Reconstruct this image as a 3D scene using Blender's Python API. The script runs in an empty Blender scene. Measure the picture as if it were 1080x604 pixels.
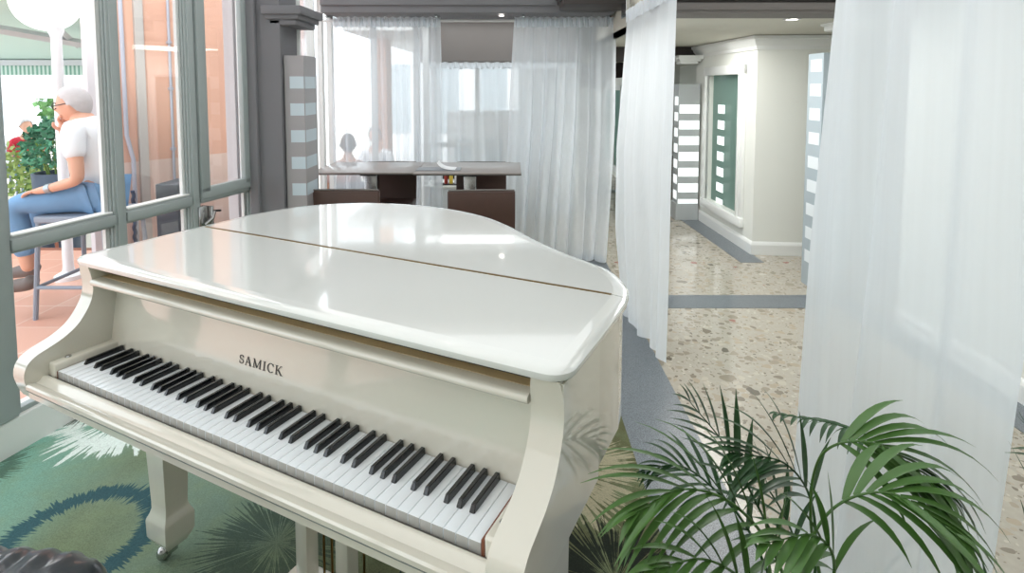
import bpy, bmesh, math, random
from mathutils import Vector, Matrix, Euler
PI = math.pi
random.seed(7)
sc = bpy.context.scene
COL = sc.collection

# ---------------------------------------------------------------- camera, world, lights, exposure
cam_d = bpy.data.cameras.new('camera'); cam = bpy.data.objects.new('camera', cam_d); COL.objects.link(cam)
cam.location = (0, 0, 1.44)
cam.rotation_euler = (PI / 2 - 0.0677, 0, 0)
cam_d.sensor_width = 36.0
cam_d.lens = 601.6 / 1080 * 36
cam_d.shift_y = -(302 - 130.4) / 1080
cam_d.clip_start = 0.02
sc.camera = cam
sc.view_settings.view_transform = 'Standard'
sc.view_settings.look = 'None'
sc.view_settings.gamma = 1
sc.view_settings.use_curve_mapping = False
sc.view_settings.exposure = 0.0

world = bpy.data.worlds.new('sky'); sc.world = world; world.use_nodes = True
bgn = world.node_tree.nodes['Background']
bgn.inputs[0].default_value = (0.86, 0.94, 1.0, 1); bgn.inputs[1].default_value = 2.9

def area(name, loc, rot, sx, sy, power, col=(1, 1, 1)):
    l = bpy.data.lights.new(name, 'AREA'); l.shape = 'RECTANGLE'; l.size = sx; l.size_y = sy
    l.energy = power; l.color = col
    o = bpy.data.objects.new(name, l); COL.objects.link(o); o.location = loc; o.rotation_euler = rot
    return o
area('fill_light_room', (-1.1, 1.6, 2.58), (0, 0, 0), 3.8, 6.0, 74, (0.94, 0.98, 1.0))  # added broad fill under the unseen ceiling, brightens room and lid
area('fill_light_alcove', (-0.2, 5.6, 2.12), (0, 0, 0), 1.8, 0.8, 14, (0.96, 0.99, 1.0))  # added fill, lights the curtains from the alcove side
area('fill_light_corridor', (1.5, 4.1, 1.83), (0, 0, 0), 0.8, 2.4, 32, (1.0, 0.99, 0.96))  # added soft fill for the corridor and kiosk wall
area('fill_light_corridor_far', (1.4, 7.6, 1.83), (0, 0, 0), 0.9, 2.0, 14, (1.0, 0.98, 0.95))  # added fill for the far end of the corridor
area('fill_light_corridor_near', (1.6, 1.4, 2.4), (0, 0, 0), 1.0, 2.6, 12, (0.95, 0.98, 1.0))  # added fill over the near corridor, above the view
sun_d = bpy.data.lights.new('sun', 'SUN'); sun_d.energy = 2.2; sun_d.angle = 0.2; sun_d.color = (1, 0.96, 0.9)
sun = bpy.data.objects.new('sun', sun_d); COL.objects.link(sun); sun.rotation_euler = (math.radians(40), math.radians(18), 0)

# ---------------------------------------------------------------- materials
def lin(h):
    r = []
    for i in (0, 2, 4):
        c = int(h[i:i + 2], 16) / 255
        r.append(c / 12.92 if c <= 0.04045 else ((c + 0.055) / 1.055) ** 2.4)
    return (*r, 1)

def mat(name, hexc, rough=0.5, metal=0.0, coat=0.0, noise=0.0, nscale=20, emit=0, spec=0.5, bump=0.0, alpha=1):
    m = bpy.data.materials.new(name); m.use_nodes = True
    nt = m.node_tree; b = nt.nodes['Principled BSDF']
    b.inputs['Roughness'].default_value = rough; b.inputs['Metallic'].default_value = metal
    b.inputs['Coat Weight'].default_value = coat; b.inputs['Coat Roughness'].default_value = 0.04
    b.inputs['Specular IOR Level'].default_value = spec
    c = lin(hexc)
    tc = nt.nodes.new('ShaderNodeTexCoord')
    nz = nt.nodes.new('ShaderNodeTexNoise'); nz.inputs['Scale'].default_value = nscale; nz.inputs['Detail'].default_value = 5
    nt.links.new(tc.outputs['Object'], nz.inputs['Vector'])
    mr = nt.nodes.new('ShaderNodeMapRange'); mr.inputs[3].default_value = 1 - noise; mr.inputs[4].default_value = 1 + noise
    nt.links.new(nz.outputs[0], mr.inputs[0])
    mx = nt.nodes.new('ShaderNodeVectorMath'); mx.operation = 'SCALE'; mx.inputs[0].default_value = c[:3]
    nt.links.new(mr.outputs[0], mx.inputs['Scale'])
    nt.links.new(mx.outputs[0], b.inputs['Base Color'])
    if emit:
        b.inputs['Emission Color'].default_value = c; b.inputs['Emission Strength'].default_value = emit
    if bump:
        bp = nt.nodes.new('ShaderNodeBump'); bp.inputs['Strength'].default_value = bump; bp.inputs['Distance'].default_value = 0.002
        nt.links.new(nz.outputs[0], bp.inputs['Height']); nt.links.new(bp.outputs[0], b.inputs['Normal'])
    return m

def glass_mat(name, tint=(1, 1, 1, 1), dens=0.0, hexc='ffffff', refl=0.5):
    """thin clear glass: transparent + fresnel gloss + optional milky diffuse part"""
    m = bpy.data.materials.new(name); m.use_nodes = True; nt = m.node_tree
    nt.nodes.clear()
    out = nt.nodes.new('ShaderNodeOutputMaterial')
    tr = nt.nodes.new('ShaderNodeBsdfTransparent'); tr.inputs[0].default_value = tint
    gl = nt.nodes.new('ShaderNodeBsdfGlossy'); gl.inputs['Roughness'].default_value = 0.02
    fr = nt.nodes.new('ShaderNodeFresnel'); fr.inputs[0].default_value = 1.45
    ml = nt.nodes.new('ShaderNodeMath'); ml.operation = 'MULTIPLY'; ml.inputs[1].default_value = refl
    nt.links.new(fr.outputs[0], ml.inputs[0])
    mx = nt.nodes.new('ShaderNodeMixShader'); nt.links.new(ml.outputs[0], mx.inputs[0])
    nt.links.new(tr.outputs[0], mx.inputs[1]); nt.links.new(gl.outputs[0], mx.inputs[2])
    last = mx
    if dens:
        df = nt.nodes.new('ShaderNodeBsdfDiffuse'); df.inputs[0].default_value = lin(hexc)
        tl = nt.nodes.new('ShaderNodeBsdfTranslucent'); tl.inputs[0].default_value = lin(hexc)
        a = nt.nodes.new('ShaderNodeMixShader'); a.inputs[0].default_value = 0.5
        nt.links.new(df.outputs[0], a.inputs[1]); nt.links.new(tl.outputs[0], a.inputs[2])
        b = nt.nodes.new('ShaderNodeMixShader'); b.inputs[0].default_value = dens
        nt.links.new(mx.outputs[0], b.inputs[1]); nt.links.new(a.outputs[0], b.inputs[2]); last = b
    nt.links.new(last.outputs[0], out.inputs[0])
    return m

def sheer_mat(name, dens, hexc='f1f7fc'):
    m = bpy.data.materials.new(name); m.use_nodes = True; nt = m.node_tree
    nt.nodes.clear()
    out = nt.nodes.new('ShaderNodeOutputMaterial')
    tr = nt.nodes.new('ShaderNodeBsdfTransparent')
    df = nt.nodes.new('ShaderNodeBsdfDiffuse'); df.inputs[0].default_value = lin(hexc)
    tl = nt.nodes.new('ShaderNodeBsdfTranslucent'); tl.inputs[0].default_value = lin(hexc)
    a = nt.nodes.new('ShaderNodeMixShader'); a.inputs[0].default_value = 0.45
    nt.links.new(df.outputs[0], a.inputs[1]); nt.links.new(tl.outputs[0], a.inputs[2])
    # a weave seen edge-on covers more: density grows towards grazing
    lw = nt.nodes.new('ShaderNodeLayerWeight'); lw.inputs[0].default_value = 0.35
    # fine vertical thread variation
    tc = nt.nodes.new('ShaderNodeTexCoord'); mp = nt.nodes.new('ShaderNodeMapping'); mp.inputs['Scale'].default_value = (60, 60, 1.2)
    nz = nt.nodes.new('ShaderNodeTexNoise'); nz.inputs['Scale'].default_value = 1.0; nz.inputs['Detail'].default_value = 3
    nt.links.new(tc.outputs['Object'], mp.inputs[0]); nt.links.new(mp.outputs[0], nz.inputs[0])
    mr = nt.nodes.new('ShaderNodeMapRange'); mr.inputs[3].default_value = dens - 0.04; mr.inputs[4].default_value = dens + 0.04
    nt.links.new(nz.outputs[0], mr.inputs[0])
    mr2 = nt.nodes.new('ShaderNodeMapRange'); mr2.inputs[4].default_value = 1 - dens
    nt.links.new(lw.outputs['Facing'], mr2.inputs[0])
    ad = nt.nodes.new('ShaderNodeMath'); ad.operation = 'ADD'; ad.use_clamp = True
    nt.links.new(mr.outputs[0], ad.inputs[0]); nt.links.new(mr2.outputs[0], ad.inputs[1])
    b = nt.nodes.new('ShaderNodeMixShader'); nt.links.new(ad.outputs[0], b.inputs[0])
    nt.links.new(tr.outputs[0], b.inputs[1]); nt.links.new(a.outputs[0], b.inputs[2])
    nt.links.new(b.outputs[0], out.inputs[0])
    return m

class G:
    """small node graph helper"""
    def __init__(s, name):
        s.m = bpy.data.materials.new(name); s.m.use_nodes = True; s.nt = s.m.node_tree
        s.b = s.nt.nodes['Principled BSDF']
    def n(s, t, **k):
        o = s.nt.nodes.new(t)
        for a, v in k.items(): setattr(o, a, v)
        return o
    def l(s, a, b): s.nt.links.new(a, b)
    def put(s, sock, v):
        if hasattr(v, 'links') or hasattr(v, 'is_output'): s.l(v, sock)
        else: sock.default_value = v
    def math(s, op, a, b=0.0, clamp=False):
        o = s.n('ShaderNodeMath', operation=op, use_clamp=clamp); s.put(o.inputs[0], a); s.put(o.inputs[1], b); return o.outputs[0]
    def mix(s, f, a, b):
        o = s.n('ShaderNodeMix', data_type='RGBA'); s.put(o.inputs[0], f); s.put(o.inputs[6], a); s.put(o.inputs[7], b); return o.outputs[2]
    def rng(s, v, a, b, c=0.0, d=1.0):
        o = s.n('ShaderNodeMapRange'); s.put(o.inputs[0], v)
        for i, x in zip((1, 2, 3, 4), (a, b, c, d)): o.inputs[i].default_value = x
        return o.outputs[0]
    def noise(s, vec, scale, detail=4):
        o = s.n('ShaderNodeTexNoise'); s.l(vec, o.inputs['Vector']); o.inputs['Scale'].default_value = scale; o.inputs['Detail'].default_value = detail
        return o.outputs[0]

def carpet_material():
    g = G('green patterned carpet')
    tc = g.n('ShaderNodeTexCoord'); P = tc.outputs['Object']
    n1 = g.noise(P, 1.3, 3); n2 = g.noise(P, 260, 2); n3 = g.noise(P, 9, 4)
    base = g.mix(g.rng(n1, 0.38, 0.62), lin('76846a'), lin('7f9788'))
    sx = g.n('ShaderNodeSeparateXYZ'); g.l(P, sx.inputs[0])
    teal = g.rng(sx.outputs[0], -1.45, -1.9)
    base = g.mix(teal, base, lin('86b8a8'))
    olive = g.rng(sx.outputs[0], -1.1, -0.2)
    base = g.mix(olive, base, lin('5f6247'))
    base = g.mix(g.rng(n3, 0.45, 0.7, 0, 0.35), base, lin('8a9c78'))
    def burst(base, cx, cy, r0, r1, col, freq, amount=1.0, soft=0.5, jit=0.5):
        d = g.n('ShaderNodeVectorMath', operation='SUBTRACT'); g.l(P, d.inputs[0]); d.inputs[1].default_value = (cx, cy, 0)
        fl = g.n('ShaderNodeVectorMath', operation='MULTIPLY'); g.l(d.outputs[0], fl.inputs[0]); fl.inputs[1].default_value = (1, 1, 0)
        ln = g.n('ShaderNodeVectorMath', operation='LENGTH'); g.l(fl.outputs[0], ln.inputs[0]); r = ln.outputs['Value']
        nm = g.n('ShaderNodeVectorMath', operation='NORMALIZE'); g.l(fl.outputs[0], nm.inputs[0])
        a1 = g.noise(nm.outputs[0], freq, 2)                       # streaks constant along the radius
        warp = g.n('ShaderNodeVectorMath', operation='SCALE'); g.l(fl.outputs[0], warp.inputs[0]); warp.inputs['Scale'].default_value = 30
        a2 = g.noise(warp.outputs[0], 1.0, 2)
        st = g.math('ADD', g.math('MULTIPLY', a1, 1.0), g.math('MULTIPLY', a2, 0.25))
        st = g.math('SUBTRACT', st, 0.125)
        mid = (r0 + r1) / 2; hw = (r1 - r0) / 2
        dist = g.math('DIVIDE', g.math('ABSOLUTE', g.math('SUBTRACT', r, mid)), hw)     # 0 at ring centre, 1 at its rim
        lim = g.math('ADD', g.math('MULTIPLY', g.math('SUBTRACT', st, 0.5), 2 * jit * 4), soft)
        mask = g.rng(g.math('SUBTRACT', lim, dist), -0.08, 0.12)
        mask = g.math('MULTIPLY', mask, amount)
        return g.mix(mask, base, col)
    ys = [(-1.38, 1.72, 0.165, 0.245, lin('2b5260'), 34, 0.85, 0.85, 0.35),
          (-1.66, 2.42, 0.10, 0.34, lin('e6f2ec'), 15, 1.0, 0.55, 0.42),
          (-0.74, 1.70, -0.02, 0.27, lin('26383a'), 26, 0.6, 0.5, 0.42),
          (0.16, 2.06, 0.08, 0.34, lin('a8a188'), 20, 0.85, 0.5, 0.5),
          (-2.02, 2.02, 0.05, 0.20, lin('3a4230'), 24, 0.6, 0.5, 0.35),
          (-1.87, 2.55, 0.05, 0.26, lin('2c3222'), 24, 0.8, 0.6, 0.35),
          (0.30, 1.55, 0.0, 0.26, lin('1a2020'), 22, 0.9, 0.6, 0.6),
          (-0.3, 1.3, 0.12, 0.30, lin('22343a'), 24, 0.85, 0.7, 0.5),
          (-0.9, 2.6, 0.1, 0.35, lin('c9c6a8'), 24, 0.8, 0.6, 0.5),
          (-0.2, 3.1, 0.1, 0.35, lin('1d4350'), 24, 0.8, 0.6, 0.5)]
    for a in ys: base = burst(base, *a)
    vf = g.rng(n2, 0.3, 0.7, 0.82, 1.12)
    sc_ = g.n('ShaderNodeVectorMath', operation='SCALE'); g.l(base, sc_.inputs[0]); g.l(vf, sc_.inputs['Scale'])
    g.l(sc_.outputs[0], g.b.inputs['Base Color']); g.b.inputs['Roughness'].default_value = 1
    g.b.inputs['Specular IOR Level'].default_value = 0.1
    bp = g.n('ShaderNodeBump'); bp.inputs['Strength'].default_value = 0.5; bp.inputs['Distance'].default_value = 0.004
    g.l(n2, bp.inputs['Height']); g.l(bp.outputs[0], g.b.inputs['Normal'])
    return g.m

def terrazzo_material():
    g = G('polished terrazzo')
    tc = g.n('ShaderNodeTexCoord'); P = tc.outputs['Object']
    wn = g.n('ShaderNodeTexNoise'); g.l(P, wn.inputs['Vector']); wn.inputs['Scale'].default_value = 14
    ws = g.n('ShaderNodeVectorMath', operation='SCALE'); g.l(wn.outputs['Color'], ws.inputs[0]); ws.inputs['Scale'].default_value = 0.05
    wa = g.n('ShaderNodeVectorMath', operation='ADD'); g.l(P, wa.inputs[0]); g.l(ws.outputs[0], wa.inputs[1])
    base = g.mix(g.noise(P, 40, 4), lin('a39d90'), lin('b7b1a4'))
    def chips(base, scale, th, cols, prob):
        v = g.n('ShaderNodeTexVoronoi'); g.l(wa.outputs[0], v.inputs['Vector']); v.inputs['Scale'].default_value = scale
        sp = g.n('ShaderNodeSeparateColor'); g.l(v.outputs['Color'], sp.inputs[0])
        cr = g.n('ShaderNodeValToRGB'); cr.color_ramp.interpolation = 'CONSTANT'
        g.l(sp.outputs[1], cr.inputs[0]); els = cr.color_ramp.elements
        for i, c in enumerate(cols):
            e = els[i] if i < 2 else els.new(i / len(cols))
            e.position = i / len(cols); e.color = lin(c)
        size = g.math('MULTIPLY', sp.outputs[2], th)
        inside = g.math('LESS_THAN', v.outputs['Distance'], g.math('ADD', size, th * 0.35))
        use = g.math('LESS_THAN', sp.outputs[0], prob)
        return g.mix(g.math('MULTIPLY', inside, use), base, cr.outputs[0])
    base = chips(base, 55, 0.40, ['8f8778', 'c2bbad', '7b7367', 'ada291'], 0.6)
    base = chips(base, 22, 0.42, ['948b7c', 'b9b1a2', '857c6e', 'a09787', 'aa9e8b'], 0.6)
    base = chips(base, 9.5, 0.36, ['8f8676', '7c7365', 'a59b89', '9a6c60', '989081', 'c4beb2', '6d665b'], 0.45)
    g.l(base, g.b.inputs['Base Color'])
    g.b.inputs['Roughness'].default_value = 0.13
    g.b.inputs['Specular IOR Level'].default_value = 0.6
    return g.m

def granite_material():
    g = G('speckled blue grey granite')
    tc = g.n('ShaderNodeTexCoord'); P = tc.outputs['Object']
    n1 = g.noise(P, 320, 2); n2 = g.noise(P, 5, 3)
    b = g.mix(g.rng(n1, 0.35, 0.65), lin('4a5157'), lin('868d92'))
    b = g.mix(g.rng(n2, 0.3, 0.7, 0, 0.3), b, lin('5f676d'))
    g.l(b, g.b.inputs['Base Color']); g.b.inputs['Roughness'].default_value = 0.28
    return g.m

def stripe_material(name, c1, c2, scale, axis='X', rough=0.5):
    g = G(name); tc = g.n('ShaderNodeTexCoord')
    w = g.n('ShaderNodeTexWave', bands_direction=axis); w.inputs['Scale'].default_value = scale
    g.l(tc.outputs['Object'], w.inputs[0])
    g.l(g.mix(w.outputs['Fac'], lin(c1), lin(c2)), g.b.inputs['Base Color']); g.b.inputs['Roughness'].default_value = rough
    return g.m

def tile_material(name, c1, c2, mortar, scale):
    g = G(name); tc = g.n('ShaderNodeTexCoord'); b = g.n('ShaderNodeTexBrick'); g.l(tc.outputs['Object'], b.inputs[0])
    b.inputs['Color1'].default_value = lin(c1); b.inputs['Color2'].default_value = lin(c2); b.inputs['Mortar'].default_value = lin(mortar)
    b.inputs['Scale'].default_value = scale; b.inputs['Mortar Size'].default_value = 0.01; b.offset = 0; b.inputs['Brick Width'].default_value = 1; b.inputs['Row Height'].default_value = 1
    g.l(b.outputs[0], g.b.inputs['Base Color']); g.b.inputs['Roughness'].default_value = 0.4
    return g.m

M = dict(
    lacquer=mat('ivory piano lacquer', 'd6d2c5', 0.16, coat=1.0, noise=0.015, nscale=6),
    lidlac=mat('white lid lacquer', 'dfe1dd', 0.12, coat=1.0, noise=0.01, nscale=4),
    tan=mat('tan unpainted piano wood', 'c2ac85', 0.5, noise=0.08, nscale=30),
    white_key=mat('white key plastic', 'e9eef2', 0.2, coat=0.5),
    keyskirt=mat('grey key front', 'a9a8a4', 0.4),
    black_key=mat('black key', '15171a', 0.25, coat=0.4),
    brass=mat('brass', '7a6238', 0.35, metal=1.0),
    redwood=mat('reddish key wood', '7a4a33', 0.6),
    steel=mat('brushed steel', 'b8b8b8', 0.25, metal=1.0),
    darkink=mat('dark lettering', '2e2c2b', 0.4),
    frame=mat('grey green window paint', 'a0a8a8', 0.4, noise=0.03, nscale=12),
    frame_dark=mat('window gasket grey', '777e7c', 0.5),
    frame_white=mat('white window paint', 'e6e8e6', 0.4),
    greywall=mat('dark grey wall paint', '77767a', 0.7, noise=0.03, nscale=5),
    greybeam=mat('grey beam paint', '77777a', 0.7, noise=0.03, nscale=5),
    darkbeam=mat('dark brown grey beam paint', '3d3735', 0.6, noise=0.05, nscale=5),
    soffit=mat('taupe grey soffit paint', '77726f', 0.7, noise=0.03, nscale=5),
    white=mat('white wall paint', 'eaece5', 0.6, noise=0.015, nscale=5),
    trim=mat('white gloss trim', 'eff1ee', 0.35),
    ceil=mat('cream ceiling paint', 'd2cfc2', 0.8, noise=0.01, nscale=4),
    plainceil=mat('pale ceiling paint', 'e2e2e0', 0.8),
    carpet=carpet_material(), terrazzo=terrazzo_material(), granite=granite_material(),
    glass=glass_mat('clear window glass', refl=0.2),
    green_glass=glass_mat('green tinted glass', (0.5, 0.7, 0.65, 1), 0.85, 'a9c9bf', refl=0.5),
    frosted=mat('glowing white square', 'eef4f4', 0.35, emit=0.9),  # emissive white: painted reflection on the kiosk pane, bright squares on one pillar
    frosted_dim=mat('frosted pale blue stripe', 'c6d3db', 0.3), frosted_pale=mat('frosted pale square', 'e6eef2', 0.35),
    panel_grey=mat('pale grey panel', 'b3b8b8', 0.3),
    mirror_panel=mat('grey mirrored panel', 'a29ea0', 0.3, metal=0.1),
    mirror_side=mat('pale blue panel side', 'a9b6bd', 0.3),
    sheer=sheer_mat('white sheer voile', 0.62), sheer_thin=sheer_mat('thin white sheer voile', 0.58),
    sheer_dense=sheer_mat('dense white sheer voile', 0.80), header=sheer_mat('gathered voile heading', 0.86),
    tabletop=mat('grey brown tabletop', '8e8681', 0.3, coat=0.3, noise=0.05),
    tableedge=mat('dark tabletop edge', '3c3a38', 0.4),
    leather=mat('brown leather', '513b34', 0.42, noise=0.1, nscale=25, bump=0.1),
    seatgrey=mat('grey seat edge', '77736f', 0.5),
    black_leather=mat('black leather', '343941', 0.28, coat=0.8, bump=0.15, nscale=80),
    black=mat('black metal', '1c1c1e', 0.4),
    rod=mat('white rod', 'e4e6e6', 0.3),
    chrome=mat('chrome', 'd0d4d6', 0.1, metal=1.0),
    peach=mat('peach stucco wall', 'dcae98', 0.9, noise=0.06, nscale=6),
    peach_low=mat('pale pink lower wall', 'e0c8bc', 0.9, noise=0.05, nscale=6),
    pipe=mat('blue grey drainpipe', 'b0b4c0', 0.5),
    pipe_dark=mat('dark blue hose', '3c4a60', 0.5),
    band=mat('grey pilaster', 'b9b5b0', 0.8),
    pilaster=mat('white stucco pilaster', 'ddd9dc', 0.9),
    patio=tile_material('terracotta patio tiles', 'd9a08c', 'e2b3a0', 'e8d0c4', 3.0),
    patio_edge=mat('brick red step edge', '8e5a48', 0.8),
    pale_ground=mat('pale stone paving', 'd8d2ca', 0.8, noise=0.04, nscale=2),
    canopy=stripe_material('green corrugated roofing', 'a9cfc4', 'd5e8e2', 9, 'X'),
    valance=stripe_material('green striped valance', '5f9c86', 'd0e4dc', 5, 'X'),
    globe=mat('milk glass globe', 'ffffff', 0.3, emit=1.5),
    post=mat('white post paint', 'eceef0', 0.5),
    beamgrey=mat('pale grey steel beam', 'c3c8cc', 0.5),
    leaf=mat('garden leaf', '5f8f50', 0.6, noise=0.3, nscale=9),
    leaf2=mat('bluish leaf', '3f7f62', 0.6, noise=0.3, nscale=9),
    leaf3=mat('pale yellow green leaf', '9fb56a', 0.6, noise=0.3, nscale=9),
    navy=mat('dark blue planter', '35465a', 0.5),
    slate=mat('dark slate board', '4a5560', 0.5, noise=0.08, nscale=20),
    skin=mat('skin', 'dca68c', 0.5, noise=0.03), hair_grey=mat('white grey hair', 'c9c3c3', 0.8, noise=0.1, nscale=60), hair_dark=mat('dark brown hair', '3f322c', 0.7),
    shirt=mat('white cotton shirt', 'eef0f4', 0.8), jeans=mat('light blue denim', '6f97bd', 0.8, noise=0.18, nscale=10), shoe=mat('grey brown shoe', '6b625e', 0.6),
    pink=mat('pale pink cloth', 'd9b5ae', 0.8), red=mat('red cloth', 'c4283c', 0.8), watch=mat('steel watch', '9fa7ad', 0.3, metal=0.8),
    chairmetal=mat('grey blue metal tube', '8a94a2', 0.4),
    cream_table=mat('cream table top', 'eadfce', 0.5), white_stone=mat('white facade', 'e8eaec', 0.8, noise=0.02),
    grey_facade=mat('grey facade', 'd0d6da', 0.8), dark_glass=mat('pale shop glass', 'b4bec4', 0.2),
    palm=mat('palm leaf green', '476c30', 0.38, noise=0.25, nscale=7, spec=0.6), palm_dark=mat('dark palm leaf', '2b5029', 0.38, noise=0.25, nscale=7, spec=0.6),
    stem=mat('green palm stem', '6a8a3c', 0.5, noise=0.15), pot=mat('grey plant pot', '8f8f8c', 0.6), soil=mat('soil', '3a2c22', 1, noise=0.3),
    paper=mat('white paper', 'f2f4f6', 0.6), bookgrey=mat('grey book cover', '8b9096', 0.4), yellow=mat('yellow label', 'e0c24a', 0.5),
    red_p=mat('red packet', 'b8402f', 0.5), counter=mat('white counter', 'dfe3e4', 0.4),
    lampglow=mat('lit downlight', 'fffaf0', 0.5, emit=14), lampring=mat('downlight ring', 'd8d8d8', 0.3, metal=0.5),
)

# ---------------------------------------------------------------- mesh helpers
def obj(name, bm, m, parent=None, smooth=None, mats=None):
    me = bpy.data.meshes.new(name)
    bmesh.ops.recalc_face_normals(bm, faces=bm.faces)
    if smooth is not None:
        ang = math.radians(smooth)
        for f in bm.faces: f.smooth = True
        for e in bm.edges:
            if len(e.link_faces) == 2 and e.calc_face_angle(0) > ang: e.smooth = False
    bm.to_mesh(me); bm.free()
    for x in (mats or [m]): me.materials.append(x)
    o = bpy.data.objects.new(name, me); COL.objects.link(o)
    if parent is not None: o.parent = parent
    return o

def tag(o, label, cat, group=None, kind=None):
    o['label'] = label; o['category'] = cat
    if group: o['group'] = group
    if kind: o['kind'] = kind
    return o

def thing(name, label, cat, loc=(0, 0, 0), rz=0, group=None):
    o = bpy.data.objects.new(name, None); COL.objects.link(o); o.empty_display_size = 0.1
    o.location = loc; o.rotation_euler = (0, 0, rz); tag(o, label, cat, group)
    return o

def struct(name, bm, m, smooth=None, mats=None):
    o = obj(name, bm, m, None, smooth, mats); o['kind'] = 'structure'; return o

def BM(): return bmesh.new()

def box(bm, x0, x1, y0, y1, z0, z1, bev=0.0, seg=2, T=None, mi=0):
    r = bmesh.ops.create_cube(bm, size=1)
    vs = r['verts']
    for v in vs:
        v.co = Vector((x0 + (v.co.x + .5) * (x1 - x0), y0 + (v.co.y + .5) * (y1 - y0), z0 + (v.co.z + .5) * (z1 - z0)))
    if bev:
        es = list({e for v in vs for e in v.link_edges})
        r2 = bmesh.ops.bevel(bm, geom=es, offset=bev, segments=seg, affect='EDGES', profile=0.5, clamp_overlap=True)
        vs = list({v for f in r2['faces'] for v in f.verts} | {v for v in vs if v.is_valid})
    if mi:
        for f in {f for v in vs for f in v.link_faces}: f.material_index = mi
    if T is not None:
        for v in vs: v.co = T @ v.co
    return vs

def tube(bm, pts, rad, seg=8, cap=True):
    pts = [Vector(p) for p in pts]; rads = rad if isinstance(rad, (list, tuple)) else [rad] * len(pts)
    rings = []; up = None
    for i, p in enumerate(pts):
        t = (pts[min(i + 1, len(pts) - 1)] - pts[max(i - 1, 0)]).normalized()
        if up is None:
            up = Vector((0, 0, 1)) if abs(t.z) < .9 else Vector((1, 0, 0))
        a = t.cross(up).normalized(); b = a.cross(t).normalized(); up = b
        rings.append([bm.verts.new(p + (a * math.cos(2 * PI * k / seg) + b * math.sin(2 * PI * k / seg)) * rads[i]) for k in range(seg)])
    for r0, r1 in zip(rings, rings[1:]):
        for k in range(seg):
            bm.faces.new((r0[k], r0[(k + 1) % seg], r1[(k + 1) % seg], r1[k]))
    if cap:
        bm.faces.new(rings[0][::-1]); bm.faces.new(rings[-1])

def lathe(bm, prof, c=(0, 0, 0), seg=24):
    c = Vector(c); rings = []
    for r, z in prof:
        if r < 1e-5: rings.append([bm.verts.new(c + Vector((0, 0, z)))])
        else: rings.append([bm.verts.new(c + Vector((r * math.cos(2 * PI * k / seg), r * math.sin(2 * PI * k / seg), z))) for k in range(seg)])
    for r0, r1 in zip(rings, rings[1:]):
        for k in range(seg):
            k2 = (k + 1) % seg
            if len(r0) == 1 and len(r1) == 1: continue
            if len(r0) == 1: bm.faces.new((r0[0], r1[k], r1[k2]))
            elif len(r1) == 1: bm.faces.new((r0[k], r0[k2], r1[0]))
            else: bm.faces.new((r0[k], r0[k2], r1[k2], r1[k]))

def prism_x(bm, prof, x0, x1):
    """prof: closed list of (y,z); extruded along x"""
    a = [bm.verts.new((x0, y, z)) for y, z in prof]; b = [bm.verts.new((x1, y, z)) for y, z in prof]
    n = len(prof)
    bm.faces.new(a); bm.faces.new(b[::-1])
    for i in range(n): bm.faces.new((a[i], b[i], b[(i + 1) % n], a[(i + 1) % n]))

def prism_z(bm, poly, z0, z1):
    a = [bm.verts.new((x, y, z0)) for x, y in poly]; b = [bm.verts.new((x, y, z1)) for x, y in poly]
    n = len(poly)
    bm.faces.new(a[::-1]); bm.faces.new(b)
    for i in range(n): bm.faces.new((a[i], a[(i + 1) % n], b[(i + 1) % n], b[i]))

def sweep_wall(bm, prof, path):
    """prof (offset outward, z) closed, swept along a 2D path with mitres; outward = right of the path"""
    rows = []
    P = [Vector(p) for p in path]
    for i, p in enumerate(P):
        d0 = (P[i] - P[i - 1]).normalized() if i > 0 else (P[1] - P[0]).normalized()
        d1 = (P[i + 1] - P[i]).normalized() if i < len(P) - 1 else d0
        n0 = Vector((d0.y, -d0.x)); n1 = Vector((d1.y, -d1.x))
        m = (n0 + n1).normalized(); k = 1 / max(m.dot(n0), .3)
        rows.append([bm.verts.new((p.x + m.x * k * o, p.y + m.y * k * o, z)) for o, z in prof])
    n = len(prof)
    for a, b in zip(rows, rows[1:]):
        for j in range(n): bm.faces.new((a[j], a[(j + 1) % n], b[(j + 1) % n], b[j]))
    bm.faces.new(rows[0]); bm.faces.new(rows[-1][::-1])

def catmull(pts, n=8):
    pts = [Vector(p) for p in pts]; P = [pts[0] * 2 - pts[1]] + pts + [pts[-1] * 2 - pts[-2]]; out = []
    for i in range(1, len(P) - 2):
        for k in range(n):
            t = k / n; p0, p1, p2, p3 = P[i - 1:i + 3]
            out.append(0.5 * ((2 * p1) + (-p0 + p2) * t + (2 * p0 - 5 * p1 + 4 * p2 - p3) * t * t + (-p0 + 3 * p1 - 3 * p2 + p3) * t ** 3))
    out.append(pts[-1]); return out

def skin(name, verts, edges, radii, m, parent=None, sub=2):
    """a continuous limb surface grown over a skeleton"""
    me = bpy.data.meshes.new(name); me.from_pydata([tuple(v) for v in verts], edges, []); me.update()
    o = bpy.data.objects.new(name, me); COL.objects.link(o)
    mo = o.modifiers.new('s', 'SKIN'); mo.use_smooth_shade = True
    for i, r in enumerate(radii):
        sv = me.skin_vertices[0].data[i]; sv.radius = r if isinstance(r, tuple) else (r, r); sv.use_root = (i == 0)
    ms = o.modifiers.new('d', 'SUBSURF'); ms.levels = sub; ms.render_levels = sub
    bpy.context.view_layer.update()
    dg = bpy.context.evaluated_depsgraph_get()
    nm = bpy.data.meshes.new_from_object(o.evaluated_get(dg))
    o.modifiers.clear(); o.data = nm; bpy.data.meshes.remove(me)
    for p in nm.polygons: p.use_smooth = True
    nm.materials.clear(); nm.materials.append(m)
    if parent is not None: o.parent = parent
    return o

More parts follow.
